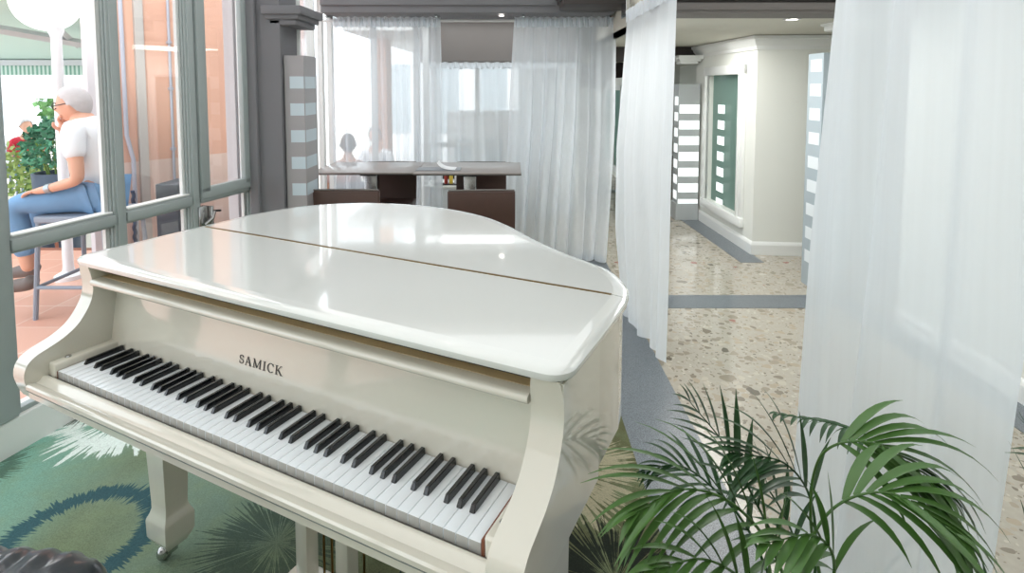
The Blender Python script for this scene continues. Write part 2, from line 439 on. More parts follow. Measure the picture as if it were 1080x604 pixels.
# ---------------------------------------------------------------- floors
WX, WY = -1.951, 2.081                   # window wall passes here
UD = Vector((math.cos(math.radians(76)), math.sin(math.radians(76)), 0))   # direction along the window wall
def wl(s): return (WX + UD.x * s, WY + UD.y * s)
bm = BM(); prism_z(bm, [wl(-3.6), (0.475, -1.4), (0.475, 4.75), (-1.45, 4.75), (-1.45, 3.55), wl(1.42)], -0.1, 0.006)
struct('floor_carpet', bm, M['carpet'])
bm = BM(); prism_z(bm, [(0.475, -1.4), (0.765, -1.4), (0.765, 4.75), (0.475, 4.75)], -0.1, 0.004)
struct('floor_granite_strip', bm, M['granite'])
bm = BM(); prism_z(bm, [(0.765, -1.4), (3.6, -1.4), (3.6, 12), (0.765, 12)], -0.1, 0.0)
prism_z(bm, [(-2.0, 4.75), (0.765, 4.75), (0.765, 12), (0.3, 12), (0.3, 6.7), (-1.9, 6.7)], -0.1, 0.0)
struct('floor_terrazzo', bm, M['terrazzo'])
bm = BM()
prism_z(bm, [(0.98, 3.60), (2.3, 3.60), (2.3, 3.83), (0.98, 3.83)], 0.0005, 0.002)
prism_z(bm, [(1.86, 4.55), (2.05, 4.55), (2.03, 6.2), (1.80, 6.2)], 0.0005, 0.002)
prism_z(bm, [(2.12, 1.0), (2.32, 1.0), (2.32, 3.6), (2.12, 3.6)], 0.0005, 0.002)
prism_z(bm, [(0.98, 7.6), (2.2, 7.6), (2.2, 7.8), (0.98, 7.8)], 0.0005, 0.002)
struct('floor_grey_band', bm, M['granite'])

# ---------------------------------------------------------------- window wall
def T_wall(s):
    x, y = wl(s); return Matrix.Translation((x, y, 0)) @ Matrix.Rotation(math.radians(76), 4, 'Z')
TW = T_wall(0)     # local x = along the wall, local y = outward (left), z up
def wbox(bm, s0, s1, d0, d1, z0, z1, bev=0.006, mi=0): box(bm, s0, s1, d0, d1, z0, z1, bev, 2, TW, mi)
ZT = 2.45
bm = BM()
wbox(bm, -3.5, 1.44, 0.0, 0.10, 0.0, 0.145)
wbox(bm, -3.5, 1.44, 0.01, 0.12, 0.135, 0.150)
struct('wall_left', bm, M['frame_white'])
bm = BM()
for s0, s1 in ((-1.0, -0.88), (-0.03, 0.083), (0.52, 0.582), (0.965, 1.03), (1.425, 1.455), (-1.9, -1.79), (-2.8, -2.7)):
    wbox(bm, s0, s1, 0.0, 0.032, 0.15, ZT)
    wbox(bm, s0 + .012, s1 - .012, -0.008, 0.01, 0.15, ZT, 0.003)
wbox(bm, -3.5, 1.44, 0.0, 0.07, ZT, ZT + .3)
struct('trim_1', bm, M['frame'], 35)
def bay(n, s0, s1, zr=0.787, zb=0.855, sash=False):
    """one bay: rail, upper casement and lower fixed light, each with its own slim frame and pane"""
    bm = BM(); wbox(bm, s0, s1, 0.004, 0.07, zr, zb); wbox(bm, s0, s1, -0.008, 0.01, zr + .012, zb - .012, 0.003)
    f = 0.008
    wbox(bm, s0, s0 + f, 0.01, 0.03, zb, ZT, 0.002); wbox(bm, s1 - f, s1, 0.01, 0.03, zb, ZT, 0.002)
    wbox(bm, s0, s0 + f, 0.01, 0.03, 0.15, zr, 0.002); wbox(bm, s1 - f, s1, 0.01, 0.03, 0.15, zr, 0.002)
    wbox(bm, s0, s1, 0.01, 0.045, 0.15, 0.17, 0.002)
    w = struct('window_%d' % n, bm, M['frame'], 35)
    bm = BM(); wbox(bm, s0 + f, s1 - f, 0.022, 0.026, zb, ZT, 0); wbox(bm, s0 + f, s1 - f, 0.022, 0.026, 0.17, zr, 0)
    obj('pane', bm, M['glass'], w)
    bm = BM()      # white inner reveals
    wbox(bm, s0 + f, s0 + f + .008, 0.026, 0.04, zb, ZT, 0); wbox(bm, s1 - f - .018, s1 - f, 0.026, 0.045, zb, ZT, 0)
    wbox(bm, s1 - f - .018, s1 - f, 0.026, 0.045, .17, zr, 0); wbox(bm, s0 + f, s1 - f, 0.0, 0.05, zb, zb + .006, 0)
    obj('window_reveal', bm, M['frame_white'], w)
    if sash:
        bm = BM(); g0, g1 = s0 - .005, s1 + .005
        wbox(bm, g0, g0 + .062, -0.02, 0.012, zb + .0, ZT, 0.005); wbox(bm, g1 - .065, g1, -0.02, 0.012, zb, ZT, 0.005)
        wbox(bm, g0, g1, -0.02, 0.012, zb - .03, zb + .03, 0.005)
        obj('sash', bm, M['frame'], w, 35)
        bm = BM(); wbox(bm, s0 - .03, s0 + .025, -0.02, 0.01, 0.66, 0.78, 0.003); wbox(bm, s0 + .03, s0 + .045, -0.045, -0.005, 0.64, 0.775, 0.004)
        tube(bm, [TW @ Vector((s0 - .005, -0.03, 0.68)), TW @ Vector((s0 + .03, -0.05, 0.71)), TW @ Vector((s0 + .045, -0.05, 0.745))], 0.009)
        obj('window_latch', bm, M['steel'], w, 35)
        bm = BM(); tube(bm, [TW @ Vector((s0 + .045, -0.03, 0.745)), TW @ Vector((s0 + .05, -0.085, 0.75))], 0.006)
        obj('latch_knob', bm, M['black'], w, 35)
    return w
bay(1, 0.083, 0.52); bay(2, 0.582, 0.965); bay(3, 1.03, 1.425, 0.79, 0.85, True)
bay(4, -0.88, -0.03); bay(5, -1.79, -1.0); bay(6, -2.7, -1.9)
# ---------------------------------------------------------------- walls, beams, ceilings
bm = BM(); box(bm, -1.62, -1.40, 3.47, 3.74, 0, 2.5, .004); box(bm, -1.60, -1.54, 3.44, 3.5, 0, 2.5, .01)
struct('wall_column', bm, M['greywall'])
def capital(name, x0, x1, y0, y1, zb, zt, m, sl=0.0):
    bm = BM(); h = zt - zb
    box(bm, x0, x1, y0, y1, zb + h * .55, zt, .004)
    box(bm, x0 + .015, x1 - .02, y0 + .015, y1 - .015, zb + h * .3, zb + h * .6, .008)
    box(bm, x0 + .03, x1 - .04, y0 + .03, y1 - .03, zb, zb + h * .35, .012)
    return struct(name, bm, m, 35)
capital('trim_2', -1.50, -1.26, 3.44, 3.84, 1.80, 1.915, M['greywall'])
bm = BM(); box(bm, -1.62, 0.87, 4.88, 5.06, 2.05, 2.66, .004); box(bm, -1.62, 0.87, 4.86, 4.9, 2.11, 2.20, .006); box(bm, -1.62, 0.87, 5.02, 5.5, 2.06, 2.12)
struct('trim_3', bm, M['greybeam'], 35)
capital('trim_4', 0.36, 0.95, 4.35, 4.80, 2.05, 2.2, M['darkbeam'])
bm = BM(); box(bm, 0.90, 3.2, 3.28, 3.5, 1.875, 2.66, .004); box(bm, 0.90, 3.2, 3.24, 3.3, 1.93, 2.66, .006)
b2 = struct('trim_5', bm, M['darkbeam'], 35)
bm = BM(); box(bm, 0.90, 3.2, 3.255, 3.285, 1.862, 1.905, .006); box(bm, 0.90, 3.2, 3.27, 3.52, 1.846, 1.862)
struct('trim_6', bm, M['soffit'], 35)
capital('trim_7', 2.09, 2.6, 3.50, 3.95, 1.80, 1.92, M['trim'])
bm = BM(); box(bm, 0.9, 3.4, 3.4, 6.25, 1.852, 1.9); box(bm, 0.9, 3.4, 6.25, 12, 1.82, 1.9); box(bm, 0.9, 0.93, 3.5, 12, 1.852, 2.7); box(bm, 0.66, 0.9, 6.6, 12, 1.9, 2.1)
struct('ceiling_corridor', bm, M['ceil'])
bm = BM(); box(bm, -1.9, 0.9, 6.45, 12, 2.05, 2.15); box(bm, -0.92, 0.9, 5.06, 6.5, 2.15, 2.25); box(bm, -1.95, -0.9, 5.06, 5.5, 2.3, 2.4)
struct('ceiling_alcove', bm, M['plainceil'])
bm = BM(); box(bm, -3.4, 3.6, -1.6, 3.3, 2.60, 2.7); box(bm, -1.7, 0.9, 3.3, 5.06, 2.60, 2.7)
struct('ceiling', bm, M['plainceil'])
bm = BM(); box(bm, 0.9, 2.1, 6.2, 6.45, 1.70, 1.9, .004); box(bm, 0.6, 2.2, 9.8, 10.0, 1.40, 1.9, .004)
struct('trim_8', bm, M['darkbeam'])
# alcove soffit seen between the curtains, with the thin rod line under it
bm = BM(); box(bm, -1.0, 0.75, 6.10, 6.55, 1.69, 2.15, .004)
struct('wall_alcove', bm, M['soffit'])
# back, behind the camera and the far end
bm = BM(); box(bm, -3.4, 3.6, -1.6, -1.5, -.1, 2.65); struct('wall_back', bm, M['white'])
bm = BM(); box(bm, 0.2, 3.6, 11.6, 11.7, -.1, 2.2); struct('wall_far', bm, M['white'])
bm = BM(); box(bm, 0.66, 0.78, 6.6, 8.4, -.1, 2.1, .004); struct('wall_middle', bm, M['white'])
bm = BM(); box(bm, 3.4, 3.5, -1.6, 12, -.1, 2.65); box(bm, 2.32, 2.42, 0.2, 3.35, -.1, 2.65, .004); struct('wall_right', bm, M['white'])
PB = [(0, 0), (0.018, 0), (0.018, 0.085), (0.012, 0.10), (0.004, 0.112), (0, 0.112)]
bm = BM(); sweep_wall(bm, [(-o, z) for o, z in PB][::-1], [(2.32, 0.2), (2.32, 3.35)][::1]); struct('baseboard_right', bm, M['trim'])
# kiosk with the angled corner
K0, K1, K2 = (2.047, 4.781), (2.000, 6.22), (3.3, 4.66)
bm = BM()
kd = (Vector(K1) - Vector(K0)); kl = kd.length; kd.normalize(); kn = Vector((-kd.y, kd.x))   # kn: outward (to corridor)
ang = math.atan2(kd.y, kd.x); TK = Matrix.Translation((K0[0], K0[1], 0)) @ Matrix.Rotation(ang, 4, 'Z')   # x along wall away from camera, y outward
wz0, wz1, ws0, ws1 = 0.27, 1.535, 0.27, 1.04
def kbox(bm, a, b, c, d, e, f, bev=0.0, mi=0): box(bm, a, b, c, d, e, f, bev, 2, TK, mi)
kbox(bm, 0, ws0, -.12, 0, -.05, 1.85); kbox(bm, ws1, kl, -.12, 0, -.05, 1.85)
kbox(bm, ws0, ws1, -.12, 0, -.05, wz0); kbox(bm, ws0, ws1, -.12, 0, wz1, 1.85)
struct('wall_kiosk_side', bm, M['white'])
bm = BM(); prism_z(bm, [K0, K2, (3.3, 4.78), (2.06, 4.90)], -.05, 1.85); struct('wall_kiosk_front', bm, M['white'])
bm = BM(); prism_z(bm, [(2.3, 4.95), (3.3, 4.9), (3.3, 6.3), (2.3, 6.3)], -.05, 1.7); struct('wall_kiosk_inside', bm, M['grey_facade'])
CR = [(0, 1.735), (0.012, 1.735), (0.016, 1.765), (0.035, 1.785), (0.05, 1.815), (0.062, 1.82), (0.066, 1.846), (0, 1.846)]
bm = BM(); sweep_wall(bm, [(-o, z) for o, z in CR], [K2, K0, K1][::-1][::-1]); struct('trim_9', bm, M['trim'], 35)
bm = BM(); sweep_wall(bm, [(-o, z) for o, z in PB], [K2, K0, K1]); struct('baseboard_kiosk', bm, M['trim'])
bm = BM(); F = .085
kbox(bm, ws0 - F, ws0, 0, .03, wz0 - F, wz1 + F, .005); kbox(bm, ws1, ws1 + F, 0, .03, wz0 - F, wz1 + F, .005)
kbox(bm, ws0 - F, ws1 + F, 0, .034, wz1, wz1 + F, .005); kbox(bm, ws0 - F - .01, ws1 + F + .01, 0, .045, wz0 - F, wz0, .008)
kbox(bm, ws0 - .03, ws0, .0, .045, wz0, wz1, .004); kbox(bm, ws1, ws1 + .03, .0, .045, wz0, wz1, .004)
w7 = struct('window_7', bm, M['trim'], 35)
bm = BM(); kbox(bm, ws0, ws1, -.05, -.04, wz0, wz1); obj('pane', bm, M['green_glass'], w7)
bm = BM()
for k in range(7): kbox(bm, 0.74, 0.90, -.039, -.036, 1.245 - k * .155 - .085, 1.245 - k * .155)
obj('reflected_squares', bm, M['frosted'], w7)  # reflection of the pillar squares, built as glowing tiles on the pane
bm = BM(); kbox(bm, ws0, ws0 + .012, -.06, 0.0, wz0, wz1); obj('gasket', bm, M['black'], w7)
# second, distant kiosk at the end of the corridor
bm = BM(); box(bm, 1.62, 2.3, 8.2, 10.0, -.05, 1.55, .004); struct('wall_corridor_far', bm, M['white'])
bm = BM()
for y0, y1 in ((8.35, 8.95), (9.15, 9.75)):
    box(bm, 1.585, 1.63, y0, y1, .1, .2, .004); box(bm, 1.59, 1.63, y0, y1, 1.36, 1.44, .004); box(bm, 1.59, 1.63, y0, y0 + .06, .2, 1.4); box(bm, 1.59, 1.63, y1 - .06, y1, .2, 1.4)
w8 = struct('window_8', bm, M['trim'])
bm = BM(); box(bm, 1.605, 1.615, 8.4, 8.9, .2, 1.38); box(bm, 1.605, 1.615, 9.2, 9.7, .2, 1.38); obj('pane', bm, M['green_glass'], w8)

# striped pillars ------------------------------------------------
def striped_pillar(name, label, x0, x1, y0, y1, z0, z1, body, stripe, n, pitch, h, inset, base=None, side_dx=None, top=None):
    t = thing(name, label, 'pillar', ((x0 + x1) / 2, (y0 + y1) / 2, 0), 0, 'striped pillars')
    ox, oy = (x0 + x1) / 2, (y0 + y1) / 2
    hx, hy = (x1 - x0) / 2, (y1 - y0) / 2
    bm = BM(); box(bm, -hx, hx, -hy, hy, z0, z1, .003); obj('panel', bm, body, t)
    bm = BM(); zz = (top or z1) - pitch
    for k in range(n):
        z = zz - k * pitch
        box(bm, -hx + inset, hx - .004, -hy - .002, -hy + .002, z - h / 2, z + h / 2)
        if side_dx == 'L': box(bm, -hx - .002, -hx + .002, -hy + .02, hy - .04, z - h / 2 + pitch / 2, z + h / 2 + pitch / 2)
        else: box(bm, hx - .002, hx + .002, -hy + .004, hy - .03, z - h / 2, z + h / 2)
    o = obj('frosted_stripes', bm, stripe, t); o['label'] = 'paler frosted rectangles up the pillar'
    if base:
        bm = BM(); box(bm, -hx - .015, hx + .0, -hy - .015, hy, 0, base, .006); obj('base', bm, M['panel_grey'], t)
    return t
striped_pillar('striped_pillar', 'grey mirrored pillar with pale frosted stripes beside the dark grey wall', -1.395, -1.27, 3.5, 3.72, 0.0, 1.62, M['mirror_panel'], M['frosted_dim'], 9, .165, .075, .035)
striped_pillar('striped_pillar', 'bright striped pillar at the far end of the green glass kiosk window', 1.76, 1.985, 6.02, 6.2, .12, 1.45, M['panel_grey'], M['frosted'], 7, .168, .092, .01, .18, 'L', 1.355)  # brightness of the squares is emission in their material
striped_pillar('striped_pillar', 'pale blue checkered pillar partly hidden by the large right curtain', 2.12, 2.33, 3.9, 4.1, 0.0, 1.66, M['mirror_side'], M['frosted_pale'], 9, .17, .085, .05, None, 'L')
capital('trim_10', 1.74, 2.0, 5.98, 6.22, 1.66, 1.75, M['trim'])

# glazing behind the tables -------------------------------------
def glazing(n, p0, p1, z0, z1, mulls, transoms, m=None, wd=.05):
    p0 = Vector((*p0, 0)); p1 = Vector((*p1, 0)); L = (p1 - p0).length; a = math.atan2((p1 - p0).y, (p1 - p0).x)
    T = Matrix.Translation(p0) @ Matrix.Rotation(a, 4, 'Z'); bm = BM()
    for s in [0] + mulls + [L]: box(bm, s - wd / 2, s + wd / 2, -.03, .03, z0, z1, .004, 2, T)
    for z in [z0 + .03] + transoms + [z1 - .03]: box(bm, 0, L, -.025, .025, z - .03, z + .03, .004, 2, T)
    w = struct('window_%d' % n, bm, m or M['frame_white'])
    bm = BM(); box(bm, 0, L, -.003, .003, z0 + .05, z1 - .05, 0, 2, T); obj('pane', bm, M['glass'], w)
glazing(9, (-1.42, 3.77), (-1.80, 5.4), 0, 2.3, [0.85], [])
glazing(10, (-1.80, 5.4), (-0.9, 5.4), 0, 2.3, [0.09, .5], [])
glazing(11, (-0.9, 5.4), (-0.9, 6.6), 0, 2.1, [0.6], [])
glazing(12, (-0.9, 6.6), (0.66, 6.6), 0, 1.75, [0.5, 1.0], [.75])

# curtains ------------------------------------------------------
def curtain(name, label, corners, folds, amp, m, header=True, seed=1, hem=0.0, nu=220, nv=26, group='white sheer curtains', hh=.07):
    """corners: rows from top to hem; each row = list of plan points (x,y,z) from one side to the other"""
    rnd = random.Random(seed)
    ph = [rnd.uniform(0, 6.28) for _ in range(6)]; fr = [folds * k for k in (1.0, 0.53, 1.7, 0.27)]
    rows = [catmull(r, 24) for r in corners]
    def at(row, u):
        f = u * (len(row) - 1); i = min(int(f), len(row) - 2); return row[i].lerp(row[i + 1], f - i)
    bm = BM(); grid = []
    for j in range(nv + 1):
        v = j / nv; line = []
        for i in range(nu + 1):
            u = i / nu
            cps = [at(r, u) for r in rows]
            f = v * (len(cps) - 1); k = min(int(f), len(cps) - 2); q = f - k
            q = q * q * (3 - 2 * q) if len(cps) > 2 else q
            p = cps[k].lerp(cps[k + 1], f - k)
            d = (at(rows[0], min(u + .01, 1)) - at(rows[0], max(u - .01, 0))); nrm = Vector((-d.y, d.x, 0)).normalized()
            uu = u + 0.012 * math.sin(9 * u + 3 * v + ph[4])
            w = (math.sin(2 * PI * fr[0] * uu + ph[0]) + .6 * math.sin(2 * PI * fr[1] * uu + ph[1] + v * 1.2) + .35 * math.sin(2 * PI * fr[2] * uu + ph[2] - v) + .5 * math.sin(2 * PI * fr[3] * uu + ph[3]))
            a = amp * (0.5 + 0.7 * v)
            if v > .97: a *= 1.1
            p = p + nrm * a * w + Vector((0, 0, hem * math.sin(2 * PI * fr[1] * uu + ph[5]) if v == 1 else 0))
            p = p + d.normalized() * a * .5 * math.cos(2 * PI * fr[0] * uu + ph[0])
            line.append(bm.verts.new(p))
        grid.append(line)
    for a, b in zip(grid, grid[1:]):
        for i in range(nu): bm.faces.new((a[i], a[i + 1], b[i + 1], b[i]))
    t = thing(name, label, 'curtain', tuple(Vector((corners[0][0][0], corners[0][0][1], 0))), 0, group)
    inv = Matrix.Translation(-t.location)
    bmesh.ops.transform(bm, matrix=inv, verts=bm.verts)
    o = obj('curtain_fabric', bm, m, t)
    for p in o.data.polygons: p.use_smooth = True
    if header:
        bm = BM(); g = []
        nu2 = nu * 2
        for j, (dz, am) in enumerate(((.018, .5), (0.004, 1.0), (-.02, .7), (-.05, .9), (-hh, .4))):
            line = []
            for i in range(nu2 + 1):
                u = i / nu2; p = at(rows[0], u); d = (at(rows[0], min(u + .01, 1)) - at(rows[0], max(u - .01, 0))).normalized(); nrm = Vector((-d.y, d.x, 0))
                w = math.sin(2 * PI * folds * 2.3 * u + ph[1] + dz * 9) + .5 * math.sin(2 * PI * folds * 5.1 * u + ph[2])
                line.append(bm.verts.new(p + nrm * (w * amp * .55 * am - .012) + Vector((0, 0, dz + .004 * math.sin(u * 90 + ph[0])))))
            g.append(line)
        for a, b in zip(g, g[1:]):
            for i in range(nu2): bm.faces.new((a[i], a[i + 1], b[i + 1], b[i]))
        bmesh.ops.transform(bm, matrix=inv, verts=bm.verts)
        h = obj('gathered_heading', bm, M['header'], t)
        for p in h.data.polygons: p.use_smooth = True
    return t
ZR = 2.025
curtain('sheer_curtain', 'gathered white sheer curtain left of the dark soffit, behind the left table',
        [[(-1.60, 5.15, ZR), (-.64, 5.15, ZR)], [(-1.63, 5.14, 1.1), (-.62, 5.14, 1.1)], [(-1.62, 5.14, .02), (-.64, 5.14, .02)]], 9, .018, M['sheer_thin'], seed=3)
curtain('sheer_curtain', 'white sheer curtain hanging behind the piano tail, right of the dark soffit',
        [[(0.02, 5.15, ZR), (.45, 5.15, ZR), (.93, 5.13, ZR)], [(-.03, 5.12, 1.1), (.42, 5.10, 1.1), (.90, 5.0, 1.1)], [(-.08, 5.0, .02), (.32, 4.72, .02), (.76, 4.5, .02)]], 9, .02, M['sheer'], seed=8)
curtain('sheer_curtain', 'rear flat sheer curtain hanging below the taupe soffit of the alcove',
        [[(-.88, 6.05, 1.66), (.68, 6.05, 1.66)], [(-.88, 6.05, .02), (.68, 6.05, .02)]], 12, .012, M['sheer_thin'], seed=5, header=True, hh=.05)
curtain('sheer_curtain', 'narrow white sheer curtain hanging over the grey strip right of the piano',
        [[(.84, 4.18, 1.96), (.84, 3.6, 1.96), (.845, 2.93, 1.96)], [(.765, 4.15, 1.0), (.79, 3.6, 1.0), (.83, 2.93, 1.0)], [(.73, 3.95, .45), (.77, 3.4, .45), (.815, 2.9, .45)], [(.715, 3.52, .012), (.74, 3.2, .012), (.795, 2.86, .012)]], 4.5, .014, M['sheer_dense'], seed=11, hem=.006)
curtain('sheer_curtain', 'wide white sheer curtain hanging nearest the camera behind the palm',
        [[(.84, 1.46, 1.96), (.84, 1.2, 1.96), (.85, .88, 1.96)], [(.845, 1.60, 1.0), (.84, 1.25, 1.0), (.85, .95, 1.0)], [(.83, 1.66, .02), (.82, 1.3, .02), (.83, 1.02, .02)]], 3, .021, M['sheer_dense'], seed=21, nu=260)
# rods
bm = BM(); tube(bm, [(-1.70, 5.16, ZR - .01), (.93, 5.16, ZR - .01)], .014, 10)
rod = tag(obj('curtain_rod', bm, M['rod'], None, 40), 'long white curtain rod under the grey beam behind the tables', 'curtain rod')
for x in (-1.62, -.66, .10, .86):
    bm = BM(); box(bm, x - .012, x + .012, 5.0, 5.175, ZR + .0, ZR + .05, .003)
    obj('rod_bracket', bm, M['chrome'], rod)
bm = BM(); tube(bm, [(.845, 4.25, 1.955), (.845, .3, 1.955)], .013, 10)
rod2 = tag(obj('curtain_rod', bm, M['rod'], None, 40), 'white curtain rod over the granite strip carrying the two right curtains', 'curtain rod')
for y in (3.2, 1.9, .5):
    bm = BM(); tube(bm, [(.845, y, 1.96), (.845, y, 2.6)], .006, 8); obj('rod_hanger', bm, M['chrome'], rod2)
bm = BM(); box(bm, .83, .86, 4.2, 4.38, 1.94, 2.06, .003); obj('rod_bracket', bm, M['chrome'], rod2)
bm = BM(); tube(bm, [(-.95, 6.06, 1.665), (.68, 6.06, 1.665)], .008, 8)
tag(obj('curtain_rod', bm, M['soffit'], None, 40), 'thin dark curtain rod under the taupe alcove soffit', 'curtain rod')
# downlights
def downlight(label, x, y, z, r=.035, spot=0):
    t = thing('downlight', label, 'ceiling light', (x, y, z), 0, 'small round downlights')
    bm = BM(); lathe(bm, [(r * 1.5, -.004), (r * 1.5, .0), (r, .0), (r, -.008), (r * 1.45, -.008)], seg=24); obj('lamp_ring', bm, M['lampring'], t, 40)
    bm = BM(); lathe(bm, [(0, -.004), (r, -.004), (r * .98, -.001), (0, -.001)], seg=24); obj('lamp_lens', bm, M['lampglow'], t, 40)
downlight('lit round downlight in the cream corridor ceiling above the kiosk corner', 1.73, 3.56, 1.85)
downlight('lit small downlight on the grey beam between the two rear curtains', -.09, 4.99, 2.043, .022)
downlight('lit downlight in the far corridor ceiling just past the cross beam', 1.42, 6.9, 1.818, .05)
downlight('lit ceiling downlight over the tail of the piano', -.55, 2.9, 2.598)
downlight('lit ceiling downlight over the piano keyboard', -.65, 1.6, 2.598)

# ---------------------------------------------------------------- PIANO (local frame: x along the keys, y to the tail)
PA = -0.4594
def p2w(x, y):
    dx, dy = x - 1.6463, y + .7412; c, s = math.cos(.4594), math.sin(.4594)
    return (dx * c + dy * s, -dx * s + dy * c)
PO = p2w(0, 0)
piano = thing('grand_piano', 'ivory white grand piano with closed lid and open keyboard on green carpet', 'piano', (PO[0], PO[1], 0), PA)
out_pts = [(1.332, .10), (1.336, .30), (1.336, .44), (1.322, .515), (1.29, .575), (1.24, .635), (1.164, .682), (1.064, .738), (.945, .822), (.822, .92), (.685, 1.005), (.52, 1.055), (.343, 1.062), (.152, 1.012), (.015, .915), (-.065, .80), (-.10, .66), (-.10, .46), (-.10, .10)]
sm = [Vector((*p, 0)) for p in out_pts]
curve = [v for v in catmull(sm[2:17], 6)]
def corner(cx, cy, r, a0, a1, n=6): return [Vector((cx + r * math.cos(math.radians(a0 + (a1 - a0) * k / n)), cy + r * math.sin(math.radians(a0 + (a1 - a0) * k / n)), 0)) for k in range(n + 1)]
outline = corner(1.291, .132, .044, -90, 0) + [Vector((1.336, .25, 0))] + curve + [Vector((-.10, .25, 0))] + corner(-.056, .132, .044, 180, 270)
def inset(poly, d):
    n = len(poly); o = []
    for i in range(n):
        a = (poly[i] - poly[i - 1]); b = (poly[(i + 1) % n] - poly[i])
        a = a.normalized() if a.length > 1e-9 else b.normalized(); b = b.normalized() if b.length > 1e-9 else a
        na = Vector((-a.y, a.x, 0)); nb = Vector((-b.y, b.x, 0)); m = (na + nb).normalized(); k = 1 / max(m.dot(na), .5)
        o.append(poly[i] + m * k * d)
    return o
def split(poly, yc, keep_front):
    """clip the outline at y = yc"""
    o = []; n = len(poly)
    for i in range(n):
        p, q = poly[i], poly[(i + 1) % n]; ip = (p.y <= yc) == keep_front; iq = (q.y <= yc) == keep_front
        if ip: o.append(p.copy())
        if ip != iq: t = (yc - p.y) / (q.y - p.y); o.append(p.lerp(q, t))
    return o
def clampy(pts, yc, front):
    return [Vector((p.x, min(p.y, yc) if front else max(p.y, yc), p.z)) for p in pts]
YH = .462
lid_prof = [(0.010, .955), (0.002, .958), (0.0, .963), (0.0, .970), (0.004, .974), (0.012, .9765), (0.020, .9772), (0.030, .9776), (0.036, .9779)]
def lid_part(name, front):
    yc = YH - .0015 if front else YH + .0015
    bm = BM(); base = outline; rings = []
    ins = [inset(base, d) for d, z in lid_prof]
    # keep same vertex count by clipping each ring with interpolation at identical indices
    n = len(base); flags = [(p.y <= yc) == front for p in base]
    for (d, z), ring in zip(lid_prof, ins):
        vs = []
        for i in range(n):
            p, q = ring[i], ring[(i + 1) % n]
            if flags[i]: vs.append(Vector((p.x, min(p.y, yc) if front else max(p.y, yc), z)))
            if flags[i] != flags[(i + 1) % n]:
                t = (yc - p.y) / (q.y - p.y) if abs(q.y - p.y) > 1e-9 else 0
                t = max(0, min(1, t)); r = p.lerp(q, t); vs.append(Vector((r.x, yc, z)))
        rings.append([bm.verts.new(v) for v in vs])
    m = len(rings[0])
    for a, b in zip(rings, rings[1:]):
        for i in range(m): bm.faces.new((a[i], a[(i + 1) % m], b[(i + 1) % m], b[i]))
    bm.faces.new(rings[0][::-1]); bm.faces.new(rings[-1])
    bmesh.ops.remove_doubles(bm, verts=bm.verts, dist=1e-5)
    o = obj(name, bm, M['lidlac'], piano, 30)
    for p in o.data.polygons:
        if len(p.vertices) > 4:
            p.use_smooth = False
            ks_ = set(p.edge_keys)
            for e in o.data.edges:
                if e.key in ks_: e.use_edge_sharp = True
    return o
lid_part('lid_front_flap', True).name = 'lid_flap'
lid_part('lid', False)
bm = BM(); box(bm, -.066, 1.296, YH - .0035, YH + .0035, .970, .9793); hg = obj('lid_hinge', bm, M['brass'], piano); hg['label'] = 'thin brass hinge line across the lid'
# rim
rim_o = inset(outline, .014); rim_i = inset(outline, .05)
bm = BM(); n = len(rim_o); ra = []
keep = [i for i, p in enumerate(outline) if p.y > .12]
i0 = keep[0]; idx = keep
for pts, zs in ((rim_o, (.69, .955)), (rim_i, (.955, .69))):
    for z in zs: ra.append([bm.verts.new((pts[i].x, pts[i].y, z)) for i in idx])
for k in range(4):
    a, b = ra[k], ra[(k + 1) % 4]
    for i in range(len(idx) - 1): bm.faces.new((a[i], a[i + 1], b[i + 1], b[i]))
bm.faces.new([r[0] for r in ra]); bm.faces.new([r[-1] for r in ra][::-1])
obj('rim', bm, M['lacquer'], piano, 35)
# bottom boards + soundboard under the lid
bm = BM(); prism_z(bm, [(p.x, p.y) for p in split(inset(outline, .04), .16, False)], .76, .775); obj('soundboard', bm, M['tan'], piano)
# arms (cheeks of the case)
arm_prof = [(.30, .955), (.100, .955), (.104, .93), (.108, .90), (.104, .868), (.090, .838), (.066, .807), (.034, .786), (.0, .773), (-.026, .764), (-.043, .752), (-.052, .736), (-.055, .715), (-.050, .69), (-.044, .672), (-.040, .66), (.30, .66)]
ap = [Vector((0, y, z)) for y, z in arm_prof]
ap_s = ap[:2] + catmull(ap[2:15], 4) + ap[15:]
for x0, x1 in ((-.088, -.036), (1.262, 1.322)):
    bm = BM(); prism_x(bm, [(p.y, p.z) for p in ap_s], x0, x1)
    es = [e for e in bm.edges if abs(e.verts[0].co.x - e.verts[1].co.x) < 1e-6 and min(e.verts[0].co.y, e.verts[1].co.y) < .2]
    bmesh.ops.bevel(bm, geom=es, offset=.005, segments=2, affect='EDGES', clamp_overlap=True)
    obj('key_arm', bm, M['lacquer'], piano, 35)
# keybed, apron, keyslip
bm = BM(); box(bm, -.04, 1.27, -.030, .30, .662, .69, .004); obj('keybed', bm, M['lacquer'], piano, 35)
ks = [(-.003, .69), (-.003, .701), (-.007, .7055), (-.014, .7065), (-.019, .704), (-.023, .699), (-.031, .6965), (-.043, .7005), (-.049, .700), (-.052, .696), (-.052, .687), (-.047, .684), (-.046, .664), (-.040, .659), (.0, .660)]
bm = BM(); prism_x(bm, ks, -.037, 1.263); obj('keyslip', bm, M['lacquer'], piano, 35)
bm = BM(); prism_x(bm, [(-.0525, .6865), (-.052, .6845), (-.045, .683), (-.045, .687)], -.036, 1.262); obj('keyslip_seam', bm, M['frame_dark'], piano)
